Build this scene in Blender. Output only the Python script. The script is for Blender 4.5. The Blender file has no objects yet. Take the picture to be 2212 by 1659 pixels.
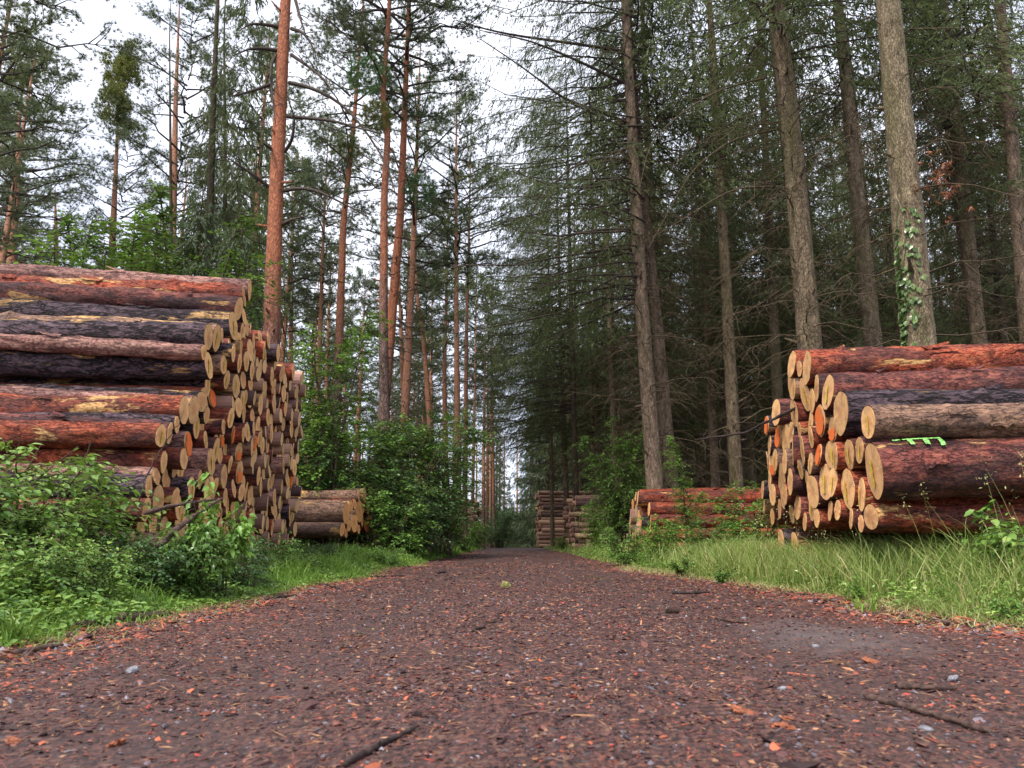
import bpy, math, random
import numpy as np
from mathutils import Vector
random.seed(7)
PI = math.pi
SC = bpy.context.scene
COL = SC.collection
# ------------------------------------------------------------------ camera maths
K = 1024 / 2212.0
FPX = 720.0
TH = math.atan(159 / FPX)
CT, ST = math.cos(TH), math.sin(TH)
CAMZ = 0.4

def ray(px, py):
    u = (px * K - 512) / FPX
    v = (384 - py * K) / FPX
    return np.array([u, CT - v * ST, ST + v * CT])

def at_y(px, py, Y):
    d = ray(px, py)
    t = Y / d[1]
    return np.array([0, 0, CAMZ]) + d * t

def on_plane(px, py, a, b, side):
    """point of the pixel ray on the upright plane x = side*(a + b*y); also metres per unit depth"""
    d = ray(px, py)
    t = a / (side * d[0] - b * d[1])
    return np.array([0, 0, CAMZ]) + d * t, t

# ------------------------------------------------------------------ numpy noise
def hsh(i, j, k, s):
    n = (i * 374761393 + j * 668265263 + k * 2147483647 + s * 974711) & 0xffffffff
    n = ((n ^ (n >> 13)) * 1274126177) & 0xffffffff
    n = n ^ (n >> 16)
    return (n & 0xffff) / 65535.0

def vn(x, y=0.0, z=0.0, s=0):
    x, y, z = np.broadcast_arrays(np.asarray(x, float), np.asarray(y, float), np.asarray(z, float))
    xi, yi, zi = np.floor(x).astype(np.int64), np.floor(y).astype(np.int64), np.floor(z).astype(np.int64)
    fx, fy, fz = x - xi, y - yi, z - zi
    fx, fy, fz = [f * f * (3 - 2 * f) for f in (fx, fy, fz)]
    r = 0
    for a in (0, 1):
        for b in (0, 1):
            for c in (0, 1):
                w = (fx if a else 1 - fx) * (fy if b else 1 - fy) * (fz if c else 1 - fz)
                r = r + w * hsh(xi + a, yi + b, zi + c, s)
    return r

def sstep(a, b, x):
    t = np.clip((np.asarray(x, float) - a) / (b - a), 0, 1)
    return t * t * (3 - 2 * t)

def unit(v):
    return v / np.maximum(np.linalg.norm(v, axis=-1, keepdims=True), 1e-9)

# ------------------------------------------------------------------ mesh helpers
def mesh_np(name, V, faces, smooth=True, tone=None, col=None, midx=None):
    V = np.asarray(V, np.float32).reshape(-1, 3)
    faces = [np.asarray(f, np.int32) for f in faces if len(f)]
    me = bpy.data.meshes.new(name)
    me.vertices.add(len(V))
    me.vertices.foreach_set('co', V.ravel())
    loops = np.concatenate([f.ravel() for f in faces])
    tot = np.concatenate([np.full(len(f), f.shape[1], np.int32) for f in faces])
    st = np.concatenate([[0], np.cumsum(tot)[:-1]]).astype(np.int32)
    me.loops.add(len(loops))
    me.loops.foreach_set('vertex_index', loops)
    me.polygons.add(len(tot))
    me.polygons.foreach_set('loop_start', st)
    me.polygons.foreach_set('use_smooth', np.full(len(tot), smooth))
    if midx is not None:
        me.polygons.foreach_set('material_index', np.asarray(midx, np.int32))
    me.update(calc_edges=True)
    if tone is not None:
        at = me.attributes.new('tone', 'FLOAT', 'POINT')
        at.data.foreach_set('value', np.asarray(tone, np.float32))
    if col is not None:
        c = np.ones((len(V), 4), np.float32)
        c[:, :3] = col
        at = me.attributes.new('chipcol', 'FLOAT_COLOR', 'POINT')
        at.data.foreach_set('color', c.ravel())
    return me

def ob(name, me, mats, parent=None, loc=(0, 0, 0), rot=(0, 0, 0), scale=1.0):
    o = bpy.data.objects.new(name, me)
    COL.objects.link(o)
    if me is not None and mats is not None and not len(me.materials):
        for m in (mats if isinstance(mats, (list, tuple)) else [mats]):
            me.materials.append(m)
    o.location = loc
    o.rotation_euler = rot
    o.scale = (scale,) * 3 if not isinstance(scale, tuple) else scale
    if parent is not None:
        o.parent = parent
    return o

def tag(o, label=None, cat=None, group=None, kind=None):
    if label: o['label'] = label
    if cat: o['category'] = cat
    if group: o['group'] = group
    if kind: o['kind'] = kind
    return o

def empty(name, loc, rz=0.0, scale=1.0):
    o = bpy.data.objects.new(name, None)
    COL.objects.link(o)
    o.location = loc
    o.rotation_euler = (0, 0, rz)
    o.scale = (scale,) * 3
    return o

def copy_tree(o, loc, rz, scale, parts):
    c = o.copy(); COL.objects.link(c)
    c.location = loc; c.rotation_euler = (0, 0, rz); c.scale = (scale,) * 3
    for ch in parts:
        d = ch.copy(); COL.objects.link(d); d.parent = c
    return c

class Bag:
    """collects vertices and faces of one mesh"""
    def __init__(self):
        self.V, self.F, self.T, self.M, self.n = [], [], [], [], 0
    def add(self, V, faces, tone=None, mi=0):
        V = np.asarray(V, float).reshape(-1, 3)
        for f in faces:
            f = np.asarray(f, np.int64)
            if len(f):
                self.F.append(f + self.n); self.M.append(np.full(len(f), mi))
        self.V.append(V)
        self.T.append(np.full(len(V), 0.5) if tone is None else np.broadcast_to(np.asarray(tone, float), (len(V),)))
        self.n += len(V)
    def mesh(self, name, smooth=True):
        return mesh_np(name, np.concatenate(self.V), self.F, smooth, np.concatenate(self.T), None, np.concatenate(self.M))

def tubes(P, R, k=5):
    """P (B,n,3) polylines, R (B,n) radii -> verts, quads (closed with a tip by small radius)"""
    P = np.asarray(P, float); R = np.asarray(R, float)
    if P.ndim == 2: P, R = P[None], R[None]
    B, n, _ = P.shape
    T = unit(np.gradient(P, axis=1))
    ref = np.where((np.abs(T[:, :1, 2:3]) > .75), np.array([1., 0, 0]), np.array([0, 0, 1.]))
    U = unit(np.cross(T, np.broadcast_to(ref, T.shape)))
    W = np.cross(T, U)
    a = np.arange(k) * 2 * PI / k
    V = P[:, :, None] + R[:, :, None, None] * (U[:, :, None] * np.cos(a)[:, None] + W[:, :, None] * np.sin(a)[:, None])
    idx = np.arange(B * n * k).reshape(B, n, k)
    q = np.stack([idx[:, :-1], np.roll(idx, -1, 2)[:, :-1], np.roll(idx, -1, 2)[:, 1:], idx[:, 1:]], -1).reshape(-1, 4)
    return V.reshape(-1, 3), q

def leaves(C, D, N, L, W, rng, detail=0, tone=None):
    """C base points, D direction, N normal, L length, W width arrays"""
    n = len(C)
    D = unit(D); S = unit(np.cross(D, N)); N = unit(np.cross(S, D))
    L = np.broadcast_to(L, (n,))[:, None]; W = np.broadcast_to(W, (n,))[:, None]
    tone = rng.random(n) if tone is None else tone
    if detail == 0:
        V = np.stack([C, C + D * L * .45 + S * W * .5 + N * W * .16, C + D * L, C + D * L * .45 - S * W * .5 + N * W * .16], 1)
        b = np.arange(n)[:, None] * 4
        F = np.concatenate([b + [0, 1, 2], b + [0, 2, 3]])
        return V.reshape(-1, 3), [F], np.repeat(tone, 4)
    dr = -N * L * .12
    V = np.stack([C, C + D * L * .28 + S * W * .42 + N * W * .12, C + D * L * .62 + S * W * .42 + N * W * .12 + dr * .4, C + D * L + dr,
                  C + D * L * .62 - S * W * .42 + N * W * .12 + dr * .4, C + D * L * .28 - S * W * .42 + N * W * .12,
                  C + D * L * .3, C + D * L * .65 + dr * .3], 1)
    b = np.arange(n)[:, None] * 8
    Q = np.concatenate([b + [6, 1, 2, 7], b + [5, 6, 7, 4]])
    T = np.concatenate([b + [0, 1, 6], b + [0, 6, 5], b + [7, 2, 3], b + [7, 3, 4]])
    return V.reshape(-1, 3), [Q, T], np.repeat(tone, 8)

def tufts(C, D, n, L, W, spread, rng, tone=None):
    m = len(C)
    d = unit(np.repeat(D, n, 0) + spread * rng.normal(size=(m * n, 3)) * .6)
    c = np.repeat(C, n, 0)
    s = unit(np.cross(d, rng.normal(size=d.shape)))
    l = L * (0.7 + .6 * rng.random((m * n, 1)))
    V = np.stack([c - s * W * .5, c + s * W * .5, c + d * l], 1)
    F = np.arange(m * n * 3).reshape(-1, 3)
    t = rng.random(m) if tone is None else tone
    t = np.clip(np.repeat(t, n) + rng.normal(size=m * n) * .1, 0, 1)
    return V.reshape(-1, 3), [F], np.repeat(t, 3)

# ------------------------------------------------------------------ material helpers
def newmat(name):
    m = bpy.data.materials.new(name); m.use_nodes = True
    nt = m.node_tree
    return m, nt, nt.nodes['Principled BSDF']

def nd(nt, typ, ins=None, **at):
    n = nt.nodes.new(typ)
    for k, v in at.items(): setattr(n, k, v)
    for k, v in (ins or {}).items():
        if isinstance(v, bpy.types.NodeSocket): nt.links.new(v, n.inputs[k])
        else: n.inputs[k].default_value = v
    return n

def ramp(nt, fac, stops, interp='LINEAR'):
    n = nt.nodes.new('ShaderNodeValToRGB')
    n.color_ramp.interpolation = interp
    e = n.color_ramp.elements
    while len(e) < len(stops): e.new(0.5)
    for i, (p, c) in enumerate(stops):
        e[i].position = p; e[i].color = (*c, 1) if len(c) == 3 else c
    nt.links.new(fac, n.inputs[0])
    return n.outputs[0]

def mix(nt, fac, a, b, mode='MIX'):
    n = nt.nodes.new('ShaderNodeMix'); n.data_type = 'RGBA'; n.blend_type = mode
    for s, v in ((0, fac), (6, a), (7, b)):
        if isinstance(v, bpy.types.NodeSocket): nt.links.new(v, n.inputs[s])
        else: n.inputs[s].default_value = v if s == 0 else (*v, 1)
    return n.outputs[2]

def mth(nt, op, a, b=0.0, clamp=False):
    n = nt.nodes.new('ShaderNodeMath'); n.operation = op; n.use_clamp = clamp
    for s, v in ((0, a), (1, b)):
        if isinstance(v, bpy.types.NodeSocket): nt.links.new(v, n.inputs[s])
        else: n.inputs[s].default_value = v
    return n.outputs[0]

def coords(nt, scale=(1, 1, 1), rand=True):
    tc = nd(nt, 'ShaderNodeTexCoord')
    v = tc.outputs['Object']
    if rand:
        oi = nd(nt, 'ShaderNodeObjectInfo')
        off = mth(nt, 'MULTIPLY', oi.outputs['Random'], 53.0)
        va = nd(nt, 'ShaderNodeVectorMath', {0: v, 1: off}, operation='ADD')
        v = va.outputs[0]
    mp = nd(nt, 'ShaderNodeMapping', {'Vector': v, 'Scale': scale})
    return mp.outputs[0]

def noise(nt, vec, scale, detail=4.0, rough=.55, dist=0.0):
    return nd(nt, 'ShaderNodeTexNoise', {'Vector': vec, 'Scale': scale, 'Detail': detail, 'Roughness': rough, 'Distortion': dist}).outputs['Fac']

def voro(nt, vec, scale, feature='F1', out='Distance', rnd=1.0):
    n = nd(nt, 'ShaderNodeTexVoronoi', {'Vector': vec, 'Scale': scale, 'Randomness': rnd}, feature=feature)
    return n.outputs[out]

def bump(nt, h, strength, dist, normal=None):
    ins = {'Height': h, 'Strength': strength, 'Distance': dist}
    if normal is not None: ins['Normal'] = normal
    return nd(nt, 'ShaderNodeBump', ins).outputs[0]

def setp(nt, b, base=None, rough=None, normal=None, spec=None):
    for k, v in (('Base Color', base), ('Roughness', rough), ('Normal', normal), ('Specular IOR Level', spec)):
        if v is None: continue
        if isinstance(v, bpy.types.NodeSocket): nt.links.new(v, b.inputs[k])
        else: b.inputs[k].default_value = (*v, 1) if k == 'Base Color' else v

def log_bark(name, c0, c1, c2, peel, furrow, peelcol=(.60, .38, .19), dark=.5):
    m, nt, b = newmat(name)
    v = coords(nt, (.27, 1, 1)); v2 = coords(nt, (.62, 1, 1)); v3 = coords(nt, (.30, 1, 1))
    n1 = noise(nt, v2, 11, 7, .68, .6)
    base = ramp(nt, n1, [(.33, c0), (.5, c1), (.66, c2)])
    n4 = noise(nt, v2, 55, 5, .65)
    base = mix(nt, mth(nt, 'MULTIPLY', ramp(nt, n4, [(.46, (0, 0, 0)), (.62, (1, 1, 1))]), .4), base, tuple(x * 1.5 + .03 for x in c2))
    # broad dark mottling
    big = ramp(nt, noise(nt, v, 4.5, 5, .62, .5), [(.44, (0, 0, 0)), (.60, (dark,) * 3)])
    base = mix(nt, big, base, (.026, .015, .019))
    # ridged furrows running along the stem
    r1 = mth(nt, 'ABSOLUTE', mth(nt, 'SUBTRACT', noise(nt, v3, 15 if furrow else 24, 5, .6, .35), .5))
    crk = ramp(nt, r1, [(.0, (0, 0, 0)), (.055 if furrow else .03, (1, 1, 1))])
    base = mix(nt, .95 if furrow else .6, base, crk, 'MULTIPLY')
    pn = noise(nt, v, 3.3, 6, .6, .25)
    pm = ramp(nt, pn, [(peel, (0, 0, 0)), (peel + .018, (1, 1, 1))])
    pc = mix(nt, noise(nt, v2, 20, 4, .6), peelcol, tuple(x * .62 for x in peelcol))
    sp = ramp(nt, noise(nt, v2, 34, 4, .65), [(.52, (0, 0, 0)), (.6, (1, 1, 1))])
    pc = mix(nt, mth(nt, 'MULTIPLY', sp, .75), pc, c1)
    base = mix(nt, pm, base, pc)
    oi = nd(nt, 'ShaderNodeObjectInfo')
    br = nd(nt, 'ShaderNodeHueSaturation', {'Hue': .5, 'Saturation': 1.12, 'Value': mth(nt, 'MULTIPLY_ADD', oi.outputs['Random'], .5), 'Color': base})
    br.inputs['Value'].links[0].from_node.inputs[2].default_value = .8
    h = mth(nt, 'ADD', mth(nt, 'MULTIPLY', n1, .6), mth(nt, 'MULTIPLY', crk, .6 if furrow else .25))
    h = mth(nt, 'SUBTRACT', h, mth(nt, 'MULTIPLY', pm, .35))
    nm = bump(nt, mth(nt, 'ADD', h, mth(nt, 'MULTIPLY', n4, .35)), 1.0, .05 if furrow else .034)
    setp(nt, b, br.outputs[0], .74, nm, .3)
    return m

BARK_RED = log_bark('red pine bark', (.085, .020, .014), (.22, .050, .032), (.38, .135, .082), .60, False, dark=.7)
BARK_PINK = log_bark('pinkish flaky bark', (.11, .048, .048), (.25, .125, .11), (.44, .27, .22), .625, False, dark=.55)
BARK_DARK = log_bark('dark furrowed bark', (.018, .011, .016), (.050, .032, .042), (.13, .088, .10), .60, True, dark=.3)
BARK_MIX = log_bark('mottled purple bark', (.028, .013, .018), (.145, .042, .038), (.29, .115, .085), .59, False, dark=.85)
BARK_GREY = log_bark('grey brown bark', (.07, .045, .035), (.17, .10, .075), (.32, .20, .14), .59, False, (.56, .35, .17), dark=.5)
BARKS = {'R': BARK_RED, 'P': BARK_PINK, 'D': BARK_DARK, 'M': BARK_MIX, 'G': BARK_GREY}
BARKWORD = {'R': 'red-barked', 'P': 'pinkish', 'D': 'dark furrowed', 'M': 'mottled purple', 'G': 'grey-brown'}

def cut_wood(name, light, dark, heart):
    m, nt, b = newmat(name)
    tc = nd(nt, 'ShaderNodeTexCoord')
    sep = nd(nt, 'ShaderNodeSeparateXYZ', {0: tc.outputs['Object']})
    y, z = sep.outputs[1], sep.outputs[2]
    r = mth(nt, 'SQRT', mth(nt, 'ADD', mth(nt, 'MULTIPLY', y, y), mth(nt, 'MULTIPLY', z, z)))
    v = coords(nt)
    wob = noise(nt, v, 12, 3)
    rings = mth(nt, 'SINE', mth(nt, 'MULTIPLY', mth(nt, 'ADD', r, mth(nt, 'MULTIPLY', wob, .03)), 420))
    ang = mth(nt, 'ARCTAN2', z, y)
    comb = nd(nt, 'ShaderNodeCombineXYZ', {0: mth(nt, 'MULTIPLY', ang, 5.0), 1: mth(nt, 'MULTIPLY', r, 2.0), 2: wob})
    rad = noise(nt, comb.outputs[0], 4, 3, .6)
    saw = noise(nt, coords(nt, (1, 30, 2.2)), 5, 4, .7)
    base = mix(nt, mth(nt, 'MULTIPLY_ADD', rings, .28), light, dark)
    base.node.inputs[0].links[0].from_node.inputs[2].default_value = .3
    base = mix(nt, ramp(nt, saw, [(.38, (0, 0, 0)), (.62, (.8, .8, .8))]), base, dark)
    hm = ramp(nt, mth(nt, 'ADD', r, mth(nt, 'MULTIPLY', wob, .06)), [(.07, (.75, .75, .75)), (.10, (0, 0, 0))])
    base = mix(nt, hm, base, heart)
    base = mix(nt, ramp(nt, rad, [(.60, (0, 0, 0)), (.68, (.75, .75, .75))]), base, (.14, .07, .03))
    st = ramp(nt, noise(nt, v, 8, 5, .65), [(.50, (0, 0, 0)), (.68, (.6, .6, .6))])
    base = mix(nt, st, base, (.26, .16, .085))
    oi = nd(nt, 'ShaderNodeObjectInfo')
    hs = nd(nt, 'ShaderNodeHueSaturation', {'Saturation': 1.0, 'Color': base, 'Value': mth(nt, 'MULTIPLY_ADD', oi.outputs['Random'], .38)})
    hs.inputs['Value'].links[0].from_node.inputs[2].default_value = .78
    setp(nt, b, hs.outputs[0], .72, bump(nt, mth(nt, 'ADD', saw, rad), .5, .004), .3)
    return m

CUT_A = cut_wood('fresh cut pine', (.92, .57, .27), (.68, .36, .145), (.68, .31, .13))
CUT_B = cut_wood('weathered cut pine', (.90, .545, .26), (.63, .335, .14), (.64, .29, .125))
CUT_O = cut_wood('orange cut pine', (.82, .42, .17), (.62, .28, .095), (.58, .22, .08))

def paint(name, c, under=(.5, .29, .11)):
    m, nt, b = newmat(name)
    n = noise(nt, coords(nt), 45, 5, .65)
    setp(nt, b, mix(nt, ramp(nt, n, [(.42, (0, 0, 0)), (.55, (1, 1, 1))]), tuple(x * .2 + y * .7 for x, y in zip(c, under)), c), .55)
    return m
ORANGE = paint('orange spray paint', (.95, .13, .012))
YELLOW = paint('yellow spray paint', (.70, .56, .03))
GREENP = paint('green spray paint', (.25, .68, .15), (.05, .05, .04))

def trunk_mat(name, lowdark, lowlight, hidark=None, hilight=None, z0=4, z1=8, moss=0.0, vs=.35, sc=14):
    m, nt, b = newmat(name)
    v = coords(nt, (1, 1, vs))
    tc = nd(nt, 'ShaderNodeTexCoord')
    z = nd(nt, 'ShaderNodeSeparateXYZ', {0: tc.outputs['Object']}).outputs[2]
    n1 = noise(nt, v, 10, 6, .65, .3)
    cr = voro(nt, nd(nt, 'ShaderNodeVectorMath', {0: v, 1: mth(nt, 'MULTIPLY', n1, .22)}, operation='ADD').outputs[0], sc, 'DISTANCE_TO_EDGE')
    crk = ramp(nt, cr, [(0, (0, 0, 0)), (.13, (1, 1, 1))])
    low = ramp(nt, n1, [(.32, lowdark), (.66, lowlight)])
    low = mix(nt, .6, low, crk, 'MULTIPLY')
    base = low
    h = mth(nt, 'ADD', mth(nt, 'MULTIPLY', n1, .5), mth(nt, 'MULTIPLY', crk, .55))
    if hidark:
        n2 = noise(nt, coords(nt, (1, 1, .6)), 26, 5, .65, .3)
        hi = ramp(nt, n2, [(.33, hidark), (.52, tuple((p + q) / 2 for p, q in zip(hidark, hilight))), (.7, hilight)])
        sp = ramp(nt, noise(nt, coords(nt), 7, 3, .6), [(.56, (0, 0, 0)), (.68, (.6, .6, .6))])
        hi = mix(nt, sp, hi, lowdark)
        zz = mth(nt, 'ADD', z, mth(nt, 'MULTIPLY', noise(nt, v, 2.5, 4, .7), 4.0))
        f = ramp(nt, mth(nt, 'MULTIPLY', zz, 1 / 20.0), [(min(.98, (z0 + 2) / 20), (0, 0, 0)), (min(1, (z1 + 2) / 20), (1, 1, 1))])
        base = mix(nt, f, low, hi)
    if moss:
        mn = ramp(nt, noise(nt, coords(nt, (1, 1, .12)), 3.2, 4, .6), [(.45, (0, 0, 0)), (.7, (moss,) * 3)])
        base = mix(nt, mn, base, (.085, .085, .025))
    setp(nt, b, base, .85, bump(nt, h, .9, .03), .2)
    return m

PINE_BARK = trunk_mat('scots pine trunk bark', (.10, .062, .055), (.25, .165, .145), (.22, .075, .042), (.50, .22, .125), 6.5, 9.5)
PINE_BARK_R = trunk_mat('red pine trunk bark', (.12, .062, .054), (.27, .155, .13), (.22, .070, .038), (.48, .195, .105), 4.5, 7.5)
PINE_BARK_FAR = trunk_mat('far pine trunk bark', (.12, .07, .055), (.26, .17, .14), (.30, .125, .075), (.60, .33, .21), 3.0, 7.0)
SPRUCE_BARK = trunk_mat('grey brown spruce bark', (.085, .06, .038), (.31, .235, .155), moss=.6, vs=.3, sc=30)
SPRUCE_PALE = trunk_mat('pale fissured trunk bark', (.105, .08, .05), (.36, .285, .185), moss=.5, vs=.3, sc=36)
SPRUCE_RED = trunk_mat('reddish spruce bark', (.105, .07, .05), (.34, .245, .18), moss=.4, vs=.3, sc=30)
SPRUCE_DARK = trunk_mat('dark spruce bark', (.035, .027, .02), (.13, .10, .07), moss=.5, vs=.3, sc=30)

def plain(name, c0, c1, sc=20, rough=.8, st=(1, 1, 1)):
    m, nt, b = newmat(name)
    n = noise(nt, coords(nt, st), sc, 4, .6)
    setp(nt, b, ramp(nt, n, [(.35, c0), (.65, c1)]), rough, bump(nt, n, .5, .01), .3)
    return m
TWIG = plain('dry twig bark', (.035, .026, .018), (.11, .085, .055))
TWIG_MOSS = plain('mossy dead branch', (.06, .05, .025), (.17, .14, .08))
TWIG_BROWN = plain('brown dead twigs', (.030, .021, .012), (.105, .075, .04))
LIMB_DARK = plain('dark limb bark', (.025, .018, .014), (.075, .055, .042))
STEM = plain('shrub stem', (.03, .025, .015), (.09, .07, .04))
STICK = plain('fallen stick bark', (.025, .015, .013), (.12, .07, .058), 60, .8, (.5, 1, 1))
STICK_D = plain('dark stick bark', (.014, .009, .009), (.06, .038, .034), 60, .75, (.4, 1, 1))

def leafmat(name, stops, rough=.45, trans=.3, spec=.4):
    m, nt, b = newmat(name)
    at = nd(nt, 'ShaderNodeAttribute', attribute_name='tone')
    c = ramp(nt, at.outputs['Fac'], stops)
    oi = nd(nt, 'ShaderNodeObjectInfo')
    hs = nd(nt, 'ShaderNodeHueSaturation', {'Color': c, 'Value': mth(nt, 'MULTIPLY_ADD', oi.outputs['Random'], .6)})
    hs.inputs['Value'].links[0].from_node.inputs[2].default_value = .78
    c = hs.outputs[0]
    setp(nt, b, c, rough, None, spec)
    if trans:
        t = nd(nt, 'ShaderNodeBsdfTranslucent', {'Color': mix(nt, .5, c, (.16, .20, .02))})
        ms = nd(nt, 'ShaderNodeMixShader', {0: trans, 1: b.outputs[0], 2: t.outputs[0]})
        nt.links.new(ms.outputs[0], nt.nodes['Material Output'].inputs[0])
    return m

PINE_NEEDLE = leafmat('pine needles', [(0, (.060, .082, .050)), (.5, (.115, .15, .088)), (1, (.20, .24, .14))], .5, .45)
PINE_LIME = leafmat('yellow green needles', [(0, (.085, .105, .022)), (.5, (.15, .17, .035)), (1, (.24, .25, .06))], .5, .3)
SPRUCE_NEEDLE = leafmat('spruce needles', [(0, (.05, .066, .03)), (.5, (.104, .132, .06)), (1, (.19, .225, .10))], .6, .35, .2)
SPRUCE_SOFT = leafmat('soft green spruce needles', [(0, (.040, .064, .034)), (.5, (.085, .125, .062)), (1, (.16, .21, .095))], .5, .3)
DEAD_NEEDLE = leafmat('rusty dead needles', [(0, (.14, .045, .02)), (1, (.36, .14, .07))], .7, .1)
LEAF_MID = leafmat('beech leaves', [(0, (.050, .115, .024)), (.5, (.105, .215, .04)), (1, (.20, .34, .07))], .33, .3, .5)
LEAF_LIGHT = leafmat('light sapling leaves', [(0, (.075, .17, .03)), (.5, (.14, .28, .045)), (1, (.25, .41, .08))], .38, .4, .45)
LEAF_COOL = leafmat('cool green leaves', [(0, (.040, .095, .034)), (.5, (.08, .17, .058)), (1, (.16, .28, .10))], .33, .25, .5)
LEAF_HERB = leafmat('bramble leaves', [(0, (.06, .13, .028)), (.45, (.135, .25, .045)), (1, (.30, .42, .10))], .3, .3, .55)
GRASS_M = leafmat('fresh grass', [(0, (.075, .16, .022)), (.6, (.16, .30, .045)), (.9, (.28, .38, .08)), (1, (.48, .40, .18))], .42, .35)
GRASS_DRY = leafmat('tall meadow grass', [(0, (.09, .17, .03)), (.45, (.20, .30, .065)), (.75, (.38, .42, .14)), (1, (.62, .52, .28))], .45, .35)
IVY_M = leafmat('ivy leaves', [(0, (.035, .07, .02)), (1, (.12, .18, .05))], .3, .1)

# ------------------------------------------------------------------ ground
def hill(y):
    return .07 * sstep(15, 48, y) - 1.2 * sstep(52, 105, y)

def edge_r(y):
    return 2.42 - .45 * sstep(4, 13, y) + .16 * (vn(np.asarray(y) * .9, 0, 0, 5) - .5) + .1 * (vn(np.asarray(y) * 4, 0, 0, 6) - .5)

def edge_l(y):
    return 1.90 - .12 * sstep(4, 13, y) + .22 * (vn(np.asarray(y) * .9, 0, 0, 8) - .5) + .1 * (vn(np.asarray(y) * 4, 0, 0, 9) - .5)

def road_d(x, y):
    return np.maximum(-edge_l(y) - x, x - edge_r(y))

def gz(x, y):
    x = np.asarray(x, float); y = np.asarray(y, float)
    d = road_d(x, y)
    out = .13 * sstep(0, 1.3, d) + .05 * (vn(x * 1.3, y * 1.3, 0, 1) - .5) * sstep(0, .6, d) + .25 * (vn(x * .2, y * .2, 0, 2) - .5) * sstep(2, 9, d)
    return hill(y) + np.where(d < 0, np.maximum(.12 * d, -.04), out)

def road_z(x, y):
    rut = np.exp(-((x + .72) / .28) ** 2) + np.exp(-((x - 1.0) / .28) ** 2)
    return hill(y) - .004 - .022 * rut + .035 * (vn(x * .8, y * .5, 0, 7) - .5) + .02 * (vn(x * 1.5, y * 1.5, 0, 3) - .5) + .008 * (vn(x * 9, y * 9, 0, 4) - .5)

def grid(name, xs, ys, zf, mat):
    X, Y = np.meshgrid(xs, ys)
    V = np.stack([X, Y, zf(X, Y)], -1).reshape(-1, 3)
    nx, ny = len(xs), len(ys)
    i = np.arange(nx * ny).reshape(ny, nx)
    F = np.stack([i[:-1, :-1], i[:-1, 1:], i[1:, 1:], i[1:, :-1]], -1).reshape(-1, 4)
    return ob(name, mesh_np(name, V, [F]), mat)

def litter_ramp(nt, f, warm):
    s = [(0, (.015, .008, .008)), (.26, (.040, .020, .020)), (.48, (.084, .040, .038)), (.68, (.14, .060, .050)),
         (.82, (.17, .075, .054)), (.91, (.24, .135, .085) if not warm else (.27, .09, .045)), (.97, (.10, .095, .105))]
    return ramp(nt, f, s, 'CONSTANT')

def road_mat():
    m, nt, b = newmat('bark litter road')
    v = coords(nt, (1, 1, 1), False)
    w = nd(nt, 'ShaderNodeVectorMath', {0: v, 1: mth(nt, 'MULTIPLY', noise(nt, v, 60, 2), .03)}, operation='ADD').outputs[0]
    vc = nd(nt, 'ShaderNodeTexVoronoi', {'Vector': w, 'Scale': 75.0}, feature='F1')
    vd = nd(nt, 'ShaderNodeTexVoronoi', {'Vector': nd(nt, 'ShaderNodeMapping', {'Vector': w, 'Scale': (1, .4, 1), 'Rotation': (0, 0, .6)}).outputs[0], 'Scale': 130.0}, feature='F1')
    r1 = nd(nt, 'ShaderNodeSeparateColor', {0: vc.outputs['Color']}).outputs[0]
    r2 = nd(nt, 'ShaderNodeSeparateColor', {0: vd.outputs['Color']}).outputs[1]
    sep = nd(nt, 'ShaderNodeSeparateXYZ', {0: v})
    c = mix(nt, .5, litter_ramp(nt, r1, False), litter_ramp(nt, r2, True))
    big = noise(nt, v, 1.3, 5, .6)
    c = mix(nt, ramp(nt, big, [(.35, (0, 0, 0)), (.7, (.4, .4, .4))]), c, (.045, .029, .028))
    tx = sep.outputs[0]
    def band(c0):
        q = mth(nt, 'DIVIDE', mth(nt, 'SUBTRACT', tx, c0), .3)
        return mth(nt, 'POWER', 2.718, mth(nt, 'MULTIPLY', mth(nt, 'MULTIPLY', q, q), -1.0))
    tr = mth(nt, 'MULTIPLY', mth(nt, 'ADD', band(-.72), band(1.0)), mth(nt, 'MULTIPLY', noise(nt, v, 2.2, 5, .7), 1.1))
    c = mix(nt, ramp(nt, tr, [(.25, (0, 0, 0)), (.75, (.42, .42, .42))]), c, mix(nt, noise(nt, v, 80, 4, .7), (.030, .022, .023), (.085, .062, .062)))
    # a trampled patch of bare grey dirt beside the right verge
    ex = mth(nt, 'DIVIDE', mth(nt, 'SUBTRACT', sep.outputs[0], 1.45), .42)
    ey = mth(nt, 'DIVIDE', mth(nt, 'SUBTRACT', sep.outputs[1], 3.5), .8)
    dd = mth(nt, 'ADD', mth(nt, 'ADD', mth(nt, 'MULTIPLY', ex, ex), mth(nt, 'MULTIPLY', ey, ey)), mth(nt, 'MULTIPLY', noise(nt, v, 7, 6, .75), 2.6))
    dd = mth(nt, 'MULTIPLY', dd, .3)
    pm = ramp(nt, dd, [(.30, (.6, .6, .6)), (.66, (0, 0, 0))])
    c = mix(nt, pm, c, mix(nt, noise(nt, v, 90, 3), (.085, .076, .080), (.20, .18, .185)))
    h = mth(nt, 'ADD', mth(nt, 'MULTIPLY', r1, .5), mth(nt, 'MULTIPLY', r2, .5))
    setp(nt, b, c, .62, bump(nt, h, .8, .012), .4)
    return m

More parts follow.
